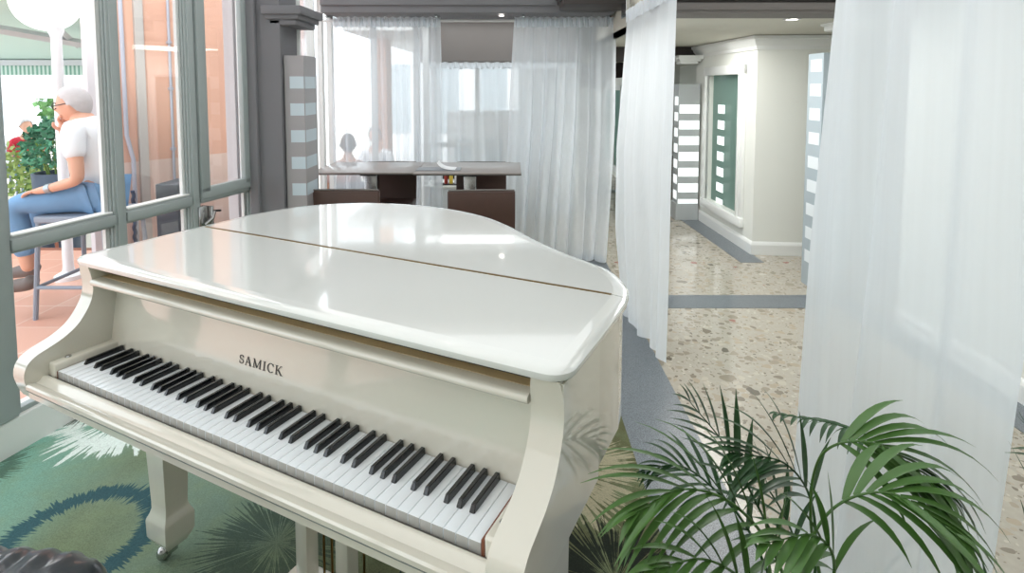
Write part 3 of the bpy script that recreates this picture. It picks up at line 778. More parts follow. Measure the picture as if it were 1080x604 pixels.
# cheek blocks
for x0, x1, sx in ((-.036, -.004, -.022), (1.232, 1.262, 1.248)):
    bm = BM(); box(bm, x0, x1, -.004, .152, .70, .738, .006, 3); cb = obj('cheek_block', bm, M['lacquer'], piano, 35)
    bm = BM(); lathe(bm, [(0, .7415), (.006, .7412), (.0075, .739), (.0075, .737)], (sx, .035, 0), 16); obj('cap_screw', bm, M['steel'], cb, 40)
for a, b, c in ((1.2255, 1.2315, .727), (-.0035, -.0005, .718)):
    bm = BM(); box(bm, a, b, 0, .15, .70, c); obj('key_gap_felt', bm, M['redwood'], piano)
bm = BM(); box(bm, 0.001, 1.224, .004, .142, .698, .716); obj('key_frame', bm, M['darkink'], piano)
# keys
W = 1.225 / 52
bm = BM(); box(bm, .0005, W - .0005, 0.0, .143, .700, .7205, .0009, 2)
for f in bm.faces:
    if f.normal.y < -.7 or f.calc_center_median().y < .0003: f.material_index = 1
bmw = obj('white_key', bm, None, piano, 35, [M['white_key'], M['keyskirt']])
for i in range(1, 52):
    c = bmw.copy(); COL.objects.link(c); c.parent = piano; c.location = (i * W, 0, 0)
bm = BM()
vs = [(-.0055, .048, .7205), (.0055, .048, .7205), (.0055, .143, .7205), (-.0055, .143, .7205), (-.0042, .0545, .7325), (.0042, .0545, .7325), (.0042, .143, .7335), (-.0042, .143, .7335)]
V = [bm.verts.new(v) for v in vs]
for f in ((0, 1, 2, 3), (4, 5, 6, 7), (0, 1, 5, 4), (1, 2, 6, 5), (2, 3, 7, 6), (3, 0, 4, 7)): bm.faces.new([V[i] for i in f])
bmesh.ops.bevel(bm, geom=[e for e in bm.edges if max(e.verts[0].co.z, e.verts[1].co.z) > .73], offset=.0012, segments=2, affect='EDGES')
bk = obj('black_key', bm, M['black_key'], piano, 40)
first = True
names = 'ABCDEFG'; off = {'A': .003, 'C': -.003, 'D': .003, 'F': -.004, 'G': 0.0}
for i in range(51):
    L = names[i % 7]
    if L in off:
        x = (i + 1) * W + off[L] * .7
        if first: bk.location = (x, 0, 0); first = False
        else:
            c = bk.copy(); COL.objects.link(c); c.parent = piano; c.location = (x, 0, 0)
# fallboard and rail, music desk front
bm = BM(); prism_x(bm, [(.145, .722), (.170, .896), (.19, .896), (.19, .70), (.145, .70)], -.036, 1.262); fb = obj('fallboard', bm, M['lacquer'], piano)
bm = BM(); prism_x(bm, [(.100, .908), (.101, .914), (.105, .917), (.112, .918), (.128, .918), (.19, .918), (.19, .900), (.13, .900), (.107, .901), (.102, .903)], -.036, 1.258); obj('fallboard_rail', bm, M['lacquer'], piano, 50)
bm = BM(); box(bm, -.036, 1.262, .160, .182, .915, .9565); box(bm, -.036, 1.262, .130, .165, .9155, .919); obj('desk_front_board', bm, M['tan'], piano)
bm = BM(); box(bm, -.036, 1.262, .154, .1605, .9188, .9215); obj('desk_slot', bm, M['darkink'], piano)
# lettering SAMICK, strokes with serifs on the sloping fallboard
def stroke(bm, a, b, w):
    a = Vector(a); b = Vector(b); d = (b - a).normalized(); nrm = Vector((-d.y, d.x)) * w / 2
    vs = [a + nrm, a - nrm, b - nrm, b + nrm]; lo = [bm.verts.new((v.x, v.y, 0)) for v in vs]; hi = [bm.verts.new((v.x, v.y, .0006)) for v in vs]
    bm.faces.new(hi); bm.faces.new(lo[::-1])
    for i in range(4): bm.faces.new((lo[i], lo[(i + 1) % 4], hi[(i + 1) % 4], hi[i]))
def letters(bm):
    thick, thin, sf = .16, .07, .05
    x = 0.0
    def arc(cx, cy, rx, ry, a0, a1, ws, n=10):
        for k in range(n):
            t0 = math.radians(a0 + (a1 - a0) * k / n); t1 = math.radians(a0 + (a1 - a0) * (k + 1) / n)
            w = ws[0] + (ws[1] - ws[0]) * abs(math.cos((t0 + t1) / 2)) if len(ws) == 2 else ws[0]
            stroke(bm, (cx + rx * math.cos(t0), cy + ry * math.sin(t0)), (cx + rx * math.cos(t1) , cy + ry * math.sin(t1)), w)
    # S
    arc(.32, .74, .24, .22, 20, 270, (.07, .13)); arc(.32, .28, .27, .24, 90, -160, (.07, .13)); stroke(bm, (.56, .66), (.56, .95), sf); stroke(bm, (.05, .05), (.05, .36), sf)
    # A
    x = .85; stroke(bm, (x + .42, 1), (x + .1, 0), thin); stroke(bm, (x + .42, 1), (x + .82, 0), thick); stroke(bm, (x + .2, .36), (x + .66, .36), thin)
    stroke(bm, (x, .025), (x + .25, .025), sf); stroke(bm, (x + .62, .025), (x + .98, .025), sf)
    # M
    x = 2.02; stroke(bm, (x + .14, 0), (x + .14, 1), thin); stroke(bm, (x + .14, 1), (x + .58, .05), thick); stroke(bm, (x + .58, .05), (x + 1.02, 1), thin); stroke(bm, (x + 1.04, 0), (x + 1.04, 1), thick)
    for c in (.14, 1.04): stroke(bm, (x + c - .16, .025), (x + c + .16, .025), sf)
    stroke(bm, (x, .975), (x + .2, .975), sf); stroke(bm, (x + .98, .975), (x + 1.2, .975), sf)
    # I
    x = 3.45; stroke(bm, (x + .2, 0), (x + .2, 1), thick); stroke(bm, (x, .025), (x + .4, .025), sf); stroke(bm, (x, .975), (x + .4, .975), sf)
    # C
    x = 4.1; arc(x + .48, .5, .42, .49, 45, 315, (.06, .16), 16); stroke(bm, (x + .8, .68), (x + .8, .98), sf)
    # K
    x = 5.2; stroke(bm, (x + .18, 0), (x + .18, 1), thick); stroke(bm, (x + .24, .42), (x + .8, 1), thin); stroke(bm, (x + .4, .56), (x + .88, 0), thick)
    stroke(bm, (x, .025), (x + .38, .025), sf); stroke(bm, (x, .975), (x + .38, .975), sf); stroke(bm, (x + .66, .975), (x + .95, .975), sf); stroke(bm, (x + .72, .025), (x + 1.05, .025), sf)
bm = BM(); letters(bm)
hgt = .0205; tilt = math.atan2(.896 - .722, .170 - .145)
y0, z0 = .145 + (.779 - .722) * (.025 / .174), .779
ey = Vector((0, math.cos(tilt), math.sin(tilt))); ez = Vector((0, -math.sin(tilt), math.cos(tilt)))
for v in bm.verts:
    c = v.co.copy(); v.co = Vector((.478 + c.x * .0229, y0, z0)) + ey * (c.y * hgt) + ez * (c.z + .0006)
lt = obj('name_lettering', bm, M['darkink'], piano)
lt['label'] = 'dark serif letters SAMICK on the fallboard'
# legs
def piano_leg(x, y, ztop=.66):
    e = BM()
    secs = [(.046, ztop), (.045, ztop - .04), (.043, .45), (.034, .20), (.034, .18), (.038, .165), (.045, .150), (.046, .143), (.045, .095), (.041, .085), (.030, .062), (.026, .058)]
    rings = []
    for h, z in secs: rings.append([e.verts.new((x + sx * h, y + sy * h, z)) for sx, sy in ((-1, -1), (1, -1), (1, 1), (-1, 1))])
    for a, b in zip(rings, rings[1:]):
        for k in range(4): e.faces.new((a[k], a[(k + 1) % 4], b[(k + 1) % 4], b[k]))
    e.faces.new(rings[0]); e.faces.new(rings[-1][::-1])
    lg = obj('leg', e, M['lacquer'], piano, 25)
    e = BM(); r = bmesh.ops.create_uvsphere(e, u_segments=20, v_segments=12, radius=.024)
    bmesh.ops.transform(e, matrix=Matrix.Translation((x - .018, y - .01, .03)) @ Matrix.Diagonal((.75, 1, 1, 1)), verts=e.verts)
    box(e, x - .004, x + .008, y - .016, y + .016, .03, .07, .003)
    obj('caster', e, M['steel'], lg, 40)
piano_leg(-.005, .27); piano_leg(1.262, .13); piano_leg(.45, .90, .70)
# pedal lyre
bm = BM()
for x in (.432, .582): box(bm, x - .022, x + .022, .365, .41, .03, .70, .004)
box(bm, .375, .640, .355, .425, .008, .036, .005); lyre = obj('pedal_lyre', bm, M['lacquer'], piano, 35)
for x in (.495, .525, .640):
    bm = BM(); tube(bm, [(x, .39, .03), (x, .39, .69)], .0035, 8); obj('pedal_rod', bm, M['brass'], lyre, 40)
    bm = BM(); x = min(x, .585); tube(bm, [(x, .36, .024), (x, .33, .024), (x, .28, .02)], [.008, .010, .015], 10); obj('pedal', bm, M['brass'], lyre, 40)

# ---------------------------------------------------------------- dining tables and chairs
def table(x0, x1, y0, y1, label):
    t = thing('cafe_table', label, 'table', ((x0 + x1) / 2, (y0 + y1) / 2, 0)); hx, hy = (x1 - x0) / 2, (y1 - y0) / 2
    bm = BM(); box(bm, -hx, hx, -hy, hy, .768, .781, .003); box(bm, -hx, hx, -hy, hy, .762, .769, .002, 2, None, 1)
    obj('tabletop', bm, None, t, 35, [M['tabletop'], M['tableedge']])
    bm = BM(); box(bm, -.05, .05, -.05, .05, .03, .74, .006); obj('pedestal', bm, M['steel'], t, 35)
    bm = BM(); box(bm, -.065, .065, -.12, .12, .725, .763, .006); obj('top_bracket', bm, M['black'], t, 35)
    bm = BM(); box(bm, -.25, .25, -.25, .25, .0, .03, .01); obj('base', bm, M['steel'], t, 35)
    return t
table(-1.52, -.745, 4.27, 4.87, 'left grey brown square cafe table of the joined pair')
table(-.742, .07, 4.24, 4.85, 'right grey brown square cafe table, with papers near its left edge')
def chair_proto():
    t = thing('dining_chair', 'x', 'chair', (0, 0, 0), 0, 'brown leather dining chairs around the joined tables')
    # back at y=0 side, seat towards +y
    bm = BM(); prof = [(.02, .43), (-.005, .60), (-.02, .745), (-.012, .768), (.008, .772), (.022, .758), (.03, .60), (.055, .43)]
    prism_x(bm, prof, -.215, .215)
    bmesh.ops.bevel(bm, geom=list(bm.edges), offset=.008, segments=3, affect='EDGES', clamp_overlap=True)
    b = obj('backrest', bm, M['leather'], t, 40)
    bm = BM(); tube(bm, [(-.21, -.014, .772), (-.1, -.016, .775), (.1, -.016, .775), (.21, -.014, .772)], .005, 6); obj('piping', bm, M['seatgrey'], b, 40)
    bm = BM(); box(bm, -.215, .215, .03, .46, .415, .465, .014, 3); obj('seat', bm, M['leather'], t, 40)
    bm = BM(); box(bm, -.21, .21, .04, .45, .40, .418, .004); obj('seat_frame', bm, M['seatgrey'], t, 40)
    for x in (-.19, .19):
        for y in (.05, .43):
            bm = BM(); box(bm, x - .017, x + .017, y - .017, y + .017, 0, .402, .003); obj('leg', bm, M['leather'], t)
    return t
def copy_tree(o, parent=None):
    c = o.copy(); COL.objects.link(c); c.parent = parent
    for ch in list(o.children): copy_tree(ch, c)
    return c
cp = chair_proto()
spots = [(-1.065, 3.62, 0.0, 'brown leather dining chair on the near side of the left table'),
         (-.195, 3.60, 0.05, 'brown leather dining chair on the near side of the right table'),
         (-1.045, 4.915, PI + .03, 'brown leather dining chair on the far side of the left table'),
         (-.265, 4.90, PI, 'brown leather dining chair on the far side of the right table')]
for i, (x, y, rz, lb) in enumerate(spots):
    o = cp if i == 0 else copy_tree(cp)
    o.location = (x, y, 0); o.rotation_euler = (0, 0, rz); o['label'] = lb
# papers on the table
t = thing('open_booklet', 'open grey booklet with white pages lying on the joined tables', 'booklet', (-.56, 4.42, .7815))
bm = BM(); box(bm, -.18, .16, -.07, .10, 0, .005, .001); obj('cover', bm, M['bookgrey'], t)
bm = BM()
prev = None
for k in range(9):
    u = k / 8; x = -.02 + .14 * u; z = .006 + .055 * math.exp(-u * 4)
    row = [bm.verts.new((x, y, z)) for y in (-.06, .09)] + [bm.verts.new((x, y, z - .002)) for y in (.09, -.06)]
    if prev:
        for j in range(4): bm.faces.new((prev[j], prev[(j + 1) % 4], row[(j + 1) % 4], row[j]))
    prev = row
obj('page', bm, M['paper'], t, 40)
# counter with condiments behind the tables
t = thing('side_counter', 'low white counter behind the right table holding small packets', 'counter', (-.62, 5.75, 0))
bm = BM(); box(bm, -.22, .5, -.15, .15, 0, .42, .006); obj('cabinet', bm, M['counter'], t); bm = BM(); box(bm, -.24, .52, -.17, .17, .42, .445, .004); obj('countertop', bm, M['white'], t)
t = thing('condiment_rack', 'black wire rack of condiments on the low white counter', 'rack', (-.66, 5.66, .445))
bm = BM(); box(bm, -.11, .13, -.05, .05, 0, .012, .002)
for x in (-.11, .01, .13):
    tube(bm, [(x, -.05, 0), (x, -.05, .15)], .004, 6); tube(bm, [(x, .05, 0), (x, .05, .15)], .004, 6)
box(bm, -.11, .13, .04, .05, .05, .12); obj('rack', bm, M['black'], t)
for x, z, m, w in ((-.07, .012, 'paper', .03), (-.0, .012, 'red_p', .022), (.05, .012, 'yellow', .025), (.10, .012, 'paper', .02)):
    bm = BM(); lathe(bm, [(0, z), (w * .8, z), (w * .8, z + .07), (w * .4, z + .09), (w * .4, z + .11), (0, z + .11)], (x, 0, 0), 12)
    nm = {'paper': 'white', 'red_p': 'red', 'yellow': 'yellow'}[m]
    o = obj('condiment_bottle', bm, M[m], None, 40); o.location = (-.66, 5.66, .445)
    tag(o, '%s condiment bottle in the black rack%s' % (nm, ', leftmost' if x == -.07 else (', rightmost' if x == .10 else '')), 'bottle', 'condiment bottles in the rack')
# black ribbed stool in the near left corner
t = thing('piano_stool', 'black ribbed leather stool cut off at the bottom left corner', 'stool', (-1.09, .975, 0), math.radians(-3))
bm = BM(); NX, NY = 72, 24; g = []
def stool_pt(u, v):
    hx, hy, n = .29, .20, 5.0                        # rounded-rectangle cushion
    return hx * u, hy * v
top = []
NR, NA = 14, 160
rings = []
for i in range(NR + 1):
    q = i / NR; ring = []
    for k in range(NA):
        a = 2 * PI * k / NA; ca, sa = math.cos(a), math.sin(a); n = 4.0
        R = (abs(ca) ** n + abs(sa) ** n) ** (-1 / n)
        if q < .7: rr = q / .7 * .93; z = .465 - .012 * rr ** 4
        else: w = (q - .7) / .3 * PI * .5; rr = .93 + .07 * math.sin(w * 2) if w < PI / 4 else 1.0 ; z = .453 - .085 * ((q - .7) / .3)
        x, y = .28 * R * ca * rr, .20 * R * sa * rr
        rib = .007 * (abs(math.sin(x * PI / .062)) - .6)
        if q > .7: x *= 1 + rib * .8; y *= 1 + rib * 2.2
        ring.append(bm.verts.new((x, y, z + rib * (1 if q <= .75 else .3))))
    rings.append(ring)
for a, b in zip(rings, rings[1:]):
    for k in range(NA): bm.faces.new((a[k], a[(k + 1) % NA], b[(k + 1) % NA], b[k]))
bm.faces.new(rings[-1]); bmesh.ops.remove_doubles(bm, verts=bm.verts, dist=1e-6)
obj('cushion', bm, M['black_leather'], t, 60)
bm = BM(); box(bm, -.26, .26, -.18, .18, .33, .375, .01); obj('seat_frame', bm, M['black'], t, 40)
for x in (-.22, .22):
    for y in (-.14, .14):
        bm = BM(); tube(bm, [(x, y, .34), (x * 1.05, y * 1.05, 0.006)], [.018, .013], 10); obj('leg', bm, M['black'], t, 40)

# ---------------------------------------------------------------- palm
palm = thing('potted_palm', 'potted areca palm with arching green fronds in front of the right curtain', 'plant', (.58, 1.12, 0))
PX, PY = .58, 1.12
bm = BM(); lathe(bm, [(0, .004), (.10, .004), (.11, .02), (.135, .24), (.145, .25), (.145, .27), (.125, .27), (.12, .23), (0, .23)], seg=28); obj('pot', bm, M['pot'], palm, 35)
bm = BM(); lathe(bm, [(0, .24), (.119, .24), (.119, .232), (0, .232)], seg=20); obj('soil', bm, M['soil'], palm)
def frond(pts, lmax, n, side_w=(1, 1), droop=.5, wid=.011, t0=.28, m='palm', seed=0, up=(0, 0, 1), fwd=.55, lift=0.1):
    rnd = random.Random(seed); bm = BM()
    ctr = catmull([Vector(p) - palm.location for p in pts], 12); N = len(ctr)
    tube(bm, ctr, [.0045 * (1 - .8 * i / (N - 1)) for i in range(N)], 6)
    def at(t):
        f = t * (N - 1); i = min(int(f), N - 2); return ctr[i].lerp(ctr[i + 1], f - i), (ctr[i + 1] - ctr[i]).normalized()
    for k in range(n):
        t = t0 + (1 - t0) * (k / (n - 1)) ** .92
        for sd in (-1, 1):
            if side_w[0 if sd < 0 else 1] == 0: continue
            p, tg = at(min(t + rnd.uniform(-.006, .006), 1)); side = tg.cross(Vector(up)).normalized() * sd
            upv = side.cross(tg).normalized(); upv = upv if upv.z > 0 else -upv
            q = (t - t0) / (1 - t0)
            L = lmax * (.55 + .6 * math.sin(PI * min(q * .9 + .12, 1))) * (1 - .45 * q ** 3) * rnd.uniform(.9, 1.08) * side_w[0 if sd < 0 else 1]
            d = (side * (1 - fwd * .5 - .25 * q) + tg * (fwd + .5 * q) + upv * lift).normalized()
            S = 8; wn = (d.cross(upv)).normalized(); pp = p.copy(); prev = None; dr = droop * rnd.uniform(.7, 1.3)
            for s in range(S + 1):
                u = s / S; w = wid * (math.sin(PI * min(u * .86 + .1, 1)) ** .7) * (1 - u ** 4) * (.8 + .2 * (1 - q)) + .0004
                wn = d.cross(Vector((0, 0, 1))); wn = wn.normalized() if wn.length > .05 else side
                nn = wn.cross(d).normalized(); nn = nn if nn.z > 0 else -nn
                row = [bm.verts.new(pp - wn * w + nn * w * .35), bm.verts.new(pp), bm.verts.new(pp + wn * w + nn * w * .35)]
                if prev:
                    bm.faces.new((prev[0], prev[1], row[1], row[0])); bm.faces.new((prev[1], prev[2], row[2], row[1]))
                prev = row
                d = (d + Vector((0, 0, -1)) * dr * (1.0 / S) * (.5 + u)).normalized(); pp = pp + d * L / S
    o = obj('frond', bm, M[m], palm)
    for f in o.data.polygons: f.use_smooth = True
    return o
def pt(px, py, y):
    """a point at world depth y given as a view direction of the measured layout"""
    p = .0677; F = Vector((0, math.cos(p), -math.sin(p))); U = Vector((0, math.sin(p), math.cos(p)))
    d = F + Vector(((px - 540) / 601.6, 0, 0)) - U * ((py - 130.4) / 601.6); k = y / d.y
    return Vector((0, 0, 1.44)) + d * k
B = Vector((PX, PY, .25))
V1 = (0, -1, .25); V2 = (0, -.45, .9); V3 = (0, -.7, .7)
frond([B, pt(850, 640, 1.12), pt(800, 535, 1.12), pt(765, 470, 1.14), pt(728, 424, 1.16)], .13, 9, (1, 1.0), .45, .0078, .42, 'palm_dark', 1, V1, .75)
frond([B, pt(868, 650, 1.08), pt(855, 545, 1.05), pt(868, 478, 1.0), pt(925, 468, .95), pt(990, 515, .90)], .19, 13, (1, 1), 1.3, .0088, .68, 'palm', 2, V2, .7, 0)
frond([B, pt(900, 640, 1.2), pt(975, 540, 1.22), pt(950, 480, 1.24), pt(890, 450, 1.24), pt(820, 436, 1.22)], .075, 18, (1, 1), 1.5, .0055, .45, 'palm_dark', 3, (0, 0, 1), .5, 0)
frond([B, pt(835, 640, 1.02), pt(812, 575, .96), pt(768, 528, .92), pt(716, 516, .88), pt(672, 540, .84)], .20, 12, (1, 1), 1.0, .0072, .35, 'palm', 4, V3, .9, .05)
frond([B, pt(830, 660, 1.15), pt(790, 560, 1.2), pt(745, 508, 1.24), pt(712, 490, 1.28), pt(680, 498, 1.3)], .115, 12, (1, 1), 1.0, .006, .4, 'palm_dark', 5, V3, .7)
frond([B, pt(860, 660, .98), pt(850, 590, .92), pt(880, 535, .90), pt(940, 520, .86), pt(1010, 565, .80)], .17, 11, (1, 1), 1.5, .0088, .64, 'palm', 6, V2, .8, 0)
frond([B, pt(820, 680, .98), pt(790, 620, .9), pt(745, 590, .84), pt(690, 600, .80)], .15, 10, (1, 1), .9, .0075, .35, 'palm', 7, V3, .8)
frond([B, pt(850, 660, 1.15), pt(838, 570, 1.18), pt(810, 515, 1.2), pt(785, 488, 1.2)], .12, 8, (1, 1), .7, .0072, .4, 'palm_dark', 8, V1, .8)
frond([B, pt(960, 700, 1.0), pt(1100, 620, .9), pt(1130, 520, .9), pt(1100, 470, .9)], .19, 9, (1, 1), .4, .006, .4, 'palm_dark', 9, V1, .7)
frond([B, pt(860, 680, .95), pt(880, 600, .88), pt(860, 565, .84), pt(810, 572, .8)], .13, 9, (1, 1), .9, .008, .4, 'palm', 10, V3, .8)
frond([B, pt(856, 640, 1.1), pt(858, 540, 1.1), pt(830, 490, 1.08), pt(775, 478, 1.04)], .17, 11, (1, 1), .9, .0072, .55, 'palm_dark', 11, V3, .85, .05)
for k, (dx, dy) in enumerate(((-.02, 0), (.02, .02), (.0, -.03), (.03, -.01))):
    bm = BM(); tube(bm, [(dx, dy, .23), (dx * 2, dy * 2, .42)], [.012, .006], 8); obj('stem', bm, M['stem'], palm, 40)

# ---------------------------------------------------------------- outdoors
bm = BM(); prism_z(bm, [(-12, -2), (-2.9, -2), wl(-3.5), wl(-1.6), wl(1.4), (-1.5, 3.6), (-1.9, 5.4), (-1.9, 4.95), (-12, 4.95)][:6] + [(-1.85, 4.95), (-12, 4.95)], -.12, -.01)
struct('floor_patio', bm, M['patio'])
bm = BM(); box(bm, -12, -1.86, 4.93, 5.0, -.42, -.006, .004); struct('trim_11', bm, M['patio_edge'])
bm = BM(); box(bm, -40, 6, 5.0, 60, -.5, -.42); struct('ground_terrace', bm, M['pale_ground'])
# peach wall
wd = Vector((.57, .82, 0)).normalized(); wa = math.atan2(wd.y, wd.x)
TP = Matrix.Translation((-2.81, 4.79, 0)) @ Matrix.Rotation(wa, 4, 'Z')    # x along, -y faces the patio
bm = BM(); box(bm, -.55, 1.27, 0, .05, .83, 3.2, 0, 2, TP); box(bm, -.55, 1.27, 0, .05, -.45, .83, 0, 2, TP, 1)
struct('wall_outside', bm, None, None, [M['peach'], M['peach_low']])
bm = BM(); box(bm, -.64, -.53, -.02, .06, -.45, 3.2, .004, 2, TP); box(bm, 1.2, 1.3, -.06, .25, -.45, 3.2, .004, 2, TP); struct('trim_12', bm, M['pilaster'])
bm = BM(); box(bm, -.31, -.245, -.03, .01, -.45, 3.2, .003, 2, TP); struct('trim_13', bm, M['band'])
bm = BM(); tube(bm, [TP @ Vector(p) for p in ((-.41, -.03, 3.2), (-.40, -.03, 1.05), (-.36, -.03, .85), (-.36, -.03, .3), (-.36, -.03, -.02))], .016, 10)
tag(obj('drainpipe', bm, M['pipe'], None, 40), 'pale drainpipe with a bend, left of the grey pilaster on the peach wall', 'pipe')
bm = BM(); tube(bm, [TP @ Vector((-.055, -.02, 3.2)), TP @ Vector((-.055, -.02, 0))], .011, 10)
for z in (.9, 1.4, 1.78): box(bm, -.07, -.04, -.035, 0, z, z + .02, 0, 2, TP)
tag(obj('drainpipe', bm, M['pipe'], None, 40), 'thin straight drainpipe right of the grey pilaster on the peach wall', 'pipe')
bm = BM(); pp = []
for k in range(60):
    a = k * .9; pp.append(TP @ Vector((-.385 + .004 * math.cos(a), -.06 + .004 * math.sin(a), -.01 + .62 * k / 59)))
tube(bm, pp, .014, 8); tag(obj('hose', bm, M['pipe_dark'], None, 40), 'dark ribbed hose standing beside the bent drainpipe', 'hose')
bm = BM(); box(bm, -2.56, -2.40, 4.05, 4.35, -.01, .73, .008); tag(obj('planter', bm, M['slate']), 'tall dark slate planter box in front of the peach wall', 'planter')
# white exterior post just outside the third bay
bm = BM(); box(bm, -1.80, -1.735, 3.58, 3.66, -.05, 2.6, .004); struct('trim_14', bm, M['pilaster'])
bm = BM(); box(bm, -1.86, -1.66, 7.6, 7.9, -.45, 3, .01); struct('trim_15', bm, M['peach'])
# lamp
lamp = thing('globe_lamp', 'white globe lamp on a white post outside the left window', 'lamp', (-3.33, 4.2, -.01))
bm = BM(); r = bmesh.ops.create_uvsphere(bm, u_segments=32, v_segments=20, radius=.215); bmesh.ops.translate(bm, vec=(-.06, 0, 2.06), verts=bm.verts); obj('globe', bm, M['globe'], lamp, 60)
bm = BM(); lathe(bm, [(0, 0), (.09, 0), (.09, .03), (.04, .06), (.034, .1), (.034, 1.80), (.05, 1.84), (.05, 1.87), (0, 1.87)], seg=20); obj('post', bm, M['post'], lamp, 40)
# canopy
cn = thing('canopy', 'pale green corrugated canopy roof with striped valance outside the left window', 'canopy', (-6, 7, -.43))
bm = BM(); a = [bm.verts.new(v) for v in ((-4, -2.6, 2.95), (2.3, -2.6, 2.95), (2.3, 1.6, 2.24), (-4, 1.6, 2.24), (-4, -2.6, 2.99), (2.3, -2.6, 2.99), (2.3, 1.6, 2.28), (-4, 1.6, 2.28))]
for f in ((0, 1, 2, 3), (4, 5, 6, 7), (0, 1, 5, 4), (1, 2, 6, 5), (2, 3, 7, 6), (3, 0, 4, 7)): bm.faces.new([a[i] for i in f])
obj('roof_sheet', bm, M['canopy'], cn)
bm = BM(); box(bm, -4, 2.3, 1.6, 1.63, 2.02, 2.22); obj('valance', bm, M['valance'], cn)
bm = BM(); box(bm, -4, 2.3, 1.50, 1.58, 2.16, 2.24); tube(bm, [(.15, -1.2, 2.55), (2.05, 1.5, 2.06)], .05, 4); tube(bm, [(1.3, -1.5, 2.75), (.7, 0, 2.35)], .04, 4)
box(bm, 1.9, 2.02, 1.4, 1.52, 0, 2.2); box(bm, -3.9, -3.8, 1.4, 1.52, 0, 2.2); obj('canopy_frame', bm, M['beamgrey'], cn)
# far facade & planting
def facade(label, x0, x1, y, z1, m, cols, z0=-.42, depth=.6):
    t = thing('building', label, 'building', ((x0 + x1) / 2, y, z0)); hx = (x1 - x0) / 2; h = z1 - z0
    bm = BM(); box(bm, -hx, hx, 0, depth, 0, h); obj('wall', bm, m, t)
    for k in range(cols):
        cx = -hx + (k + .5) * 2 * hx / cols; w = hx / cols * .55
        bm = BM(); box(bm, cx - w, cx + w, -.03, .02, h * .18, h * .62, .01); obj('shop_window', bm, M['dark_glass'], t)
facade('white building with dark shop windows far behind the sheer curtains', -3.4, 2.5, 14, 3.4, M['white_stone'], 5)
facade('pale building far beyond the patio and canopy at the left', -26, -9, 19, 2.2, M['white_stone'], 7)
facade('low pale block behind the rear sheer curtain of the alcove', -1.2, .5, 10.5, .95, M['white_stone'], 3)
def bush(name, label, c, r, h, n, m, pot=None, seed=0, ls=.05, group=None):
    rnd = random.Random(seed); t = thing(name, label, 'plant', c, 0, group); bm = BM()
    for k in range(n):
        th = rnd.uniform(0, 2 * PI); ph = math.acos(rnd.uniform(-.6, 1)); rr = rnd.uniform(.55, 1) ** .6
        p = Vector((math.sin(ph) * math.cos(th) * r * rr, math.sin(ph) * math.sin(th) * r * rr, h + math.cos(ph) * r * 1.15 * rr))
        d = Vector((rnd.gauss(0, 1), rnd.gauss(0, 1), rnd.gauss(.3, .8))).normalized(); s = d.cross(Vector((rnd.gauss(0, 1), rnd.gauss(0, 1), rnd.gauss(0, 1)))).normalized(); L = ls * rnd.uniform(.7, 1.4)
        v = [bm.verts.new(p), bm.verts.new(p + d * L * .5 + s * L * .28), bm.verts.new(p + d * L), bm.verts.new(p + d * L * .5 - s * L * .28)]
        bm.faces.new(v)
    obj('foliage', bm, m, t)
    bm = BM()
    for k in range(6):
        a = k * 1.05; tube(bm, [(0, 0, .05), (r * .3 * math.cos(a), r * .3 * math.sin(a), h * .8), (r * .6 * math.cos(a), r * .6 * math.sin(a), h + r * .4)], [.015, .01, .005], 5)
    obj('stem', bm, M['stem'], t)
    if pot:
        pr, phh, pm = pot; bm = BM(); lathe(bm, [(0, 0), (pr * .75, 0), (pr, phh), (pr * .9, phh), (pr * .85, phh - .04), (0, phh - .04)], seg=20); obj('pot', bm, pm, t, 40)
    return t
bush('potted_shrub', 'blue green shrub in a tall dark blue planter behind the seated man', (-4.78, 5.95, -.42), .29, 1.18, 900, M['leaf2'], (.22, .95, M['navy']), 1, .07)
bush('shrub', 'light green shrub low at the left beyond the round patio table', (-5.9, 6.6, -.42), .45, .62, 900, M['leaf3'], None, 2, .08)
bush('shrub', 'bright green shrub beyond the patio near the left window post', (-6.0, 7.6, -.42), .5, .75, 900, M['leaf'], None, 3, .08)
bush('tree', 'leafy green tree under the white band beyond the patio', (-9.3, 12.5, -.42), .9, 1.4, 900, M['leaf'], None, 4, .18)
bush('tree', 'leafy tree beyond the patio between the lamp post and the white pilaster', (-7.3, 12.8, -.42), .7, 1.6, 800, M['leaf2'], None, 5, .18)
bm = BM(); tube(bm, [(-7.35, 10, -.42), (-7.35, 10, 1.35)], .06, 10); tag(obj('post', bm, M['post'], None, 40), 'slim white post far out on the terrace between the trees', 'post')
t = thing('awning', 'long white awning band far beyond the patio', 'awning', (-8, 10.2, -.42))
bm = BM(); box(bm, -3, 3.2, 0, .6, 1.62, 2.08, .02); obj('awning_fabric', bm, M['pilaster'], t)
bm = BM(); box(bm, -2.9, -2.8, .1, .2, 0, 1.7); box(bm, 3.0, 3.1, .1, .2, 0, 1.7); obj('awning_post', bm, M['post'], t)
t = thing('patio_table', 'round cream patio table beyond the left window post', 'table', (-4.75, 5.45, -.42))
bm = BM(); lathe(bm, [(0, .72), (.33, .72), (.34, .735), (.33, .75), (0, .75)], seg=36); obj('tabletop', bm, M['cream_table'], t, 40)
bm = BM(); lathe(bm, [(.27, .66), (.29, .66), (.29, .72), (.27, .72)], seg=30); obj('apron', bm, M['patio_edge'], t, 40)
for k in range(4):
    a = k * PI / 2 + .4; bm = BM(); tube(bm, [(.24 * math.cos(a), .24 * math.sin(a), .7), (.28 * math.cos(a), .28 * math.sin(a), 0)], .015, 8); obj('leg', bm, M['patio_edge'], t, 40)
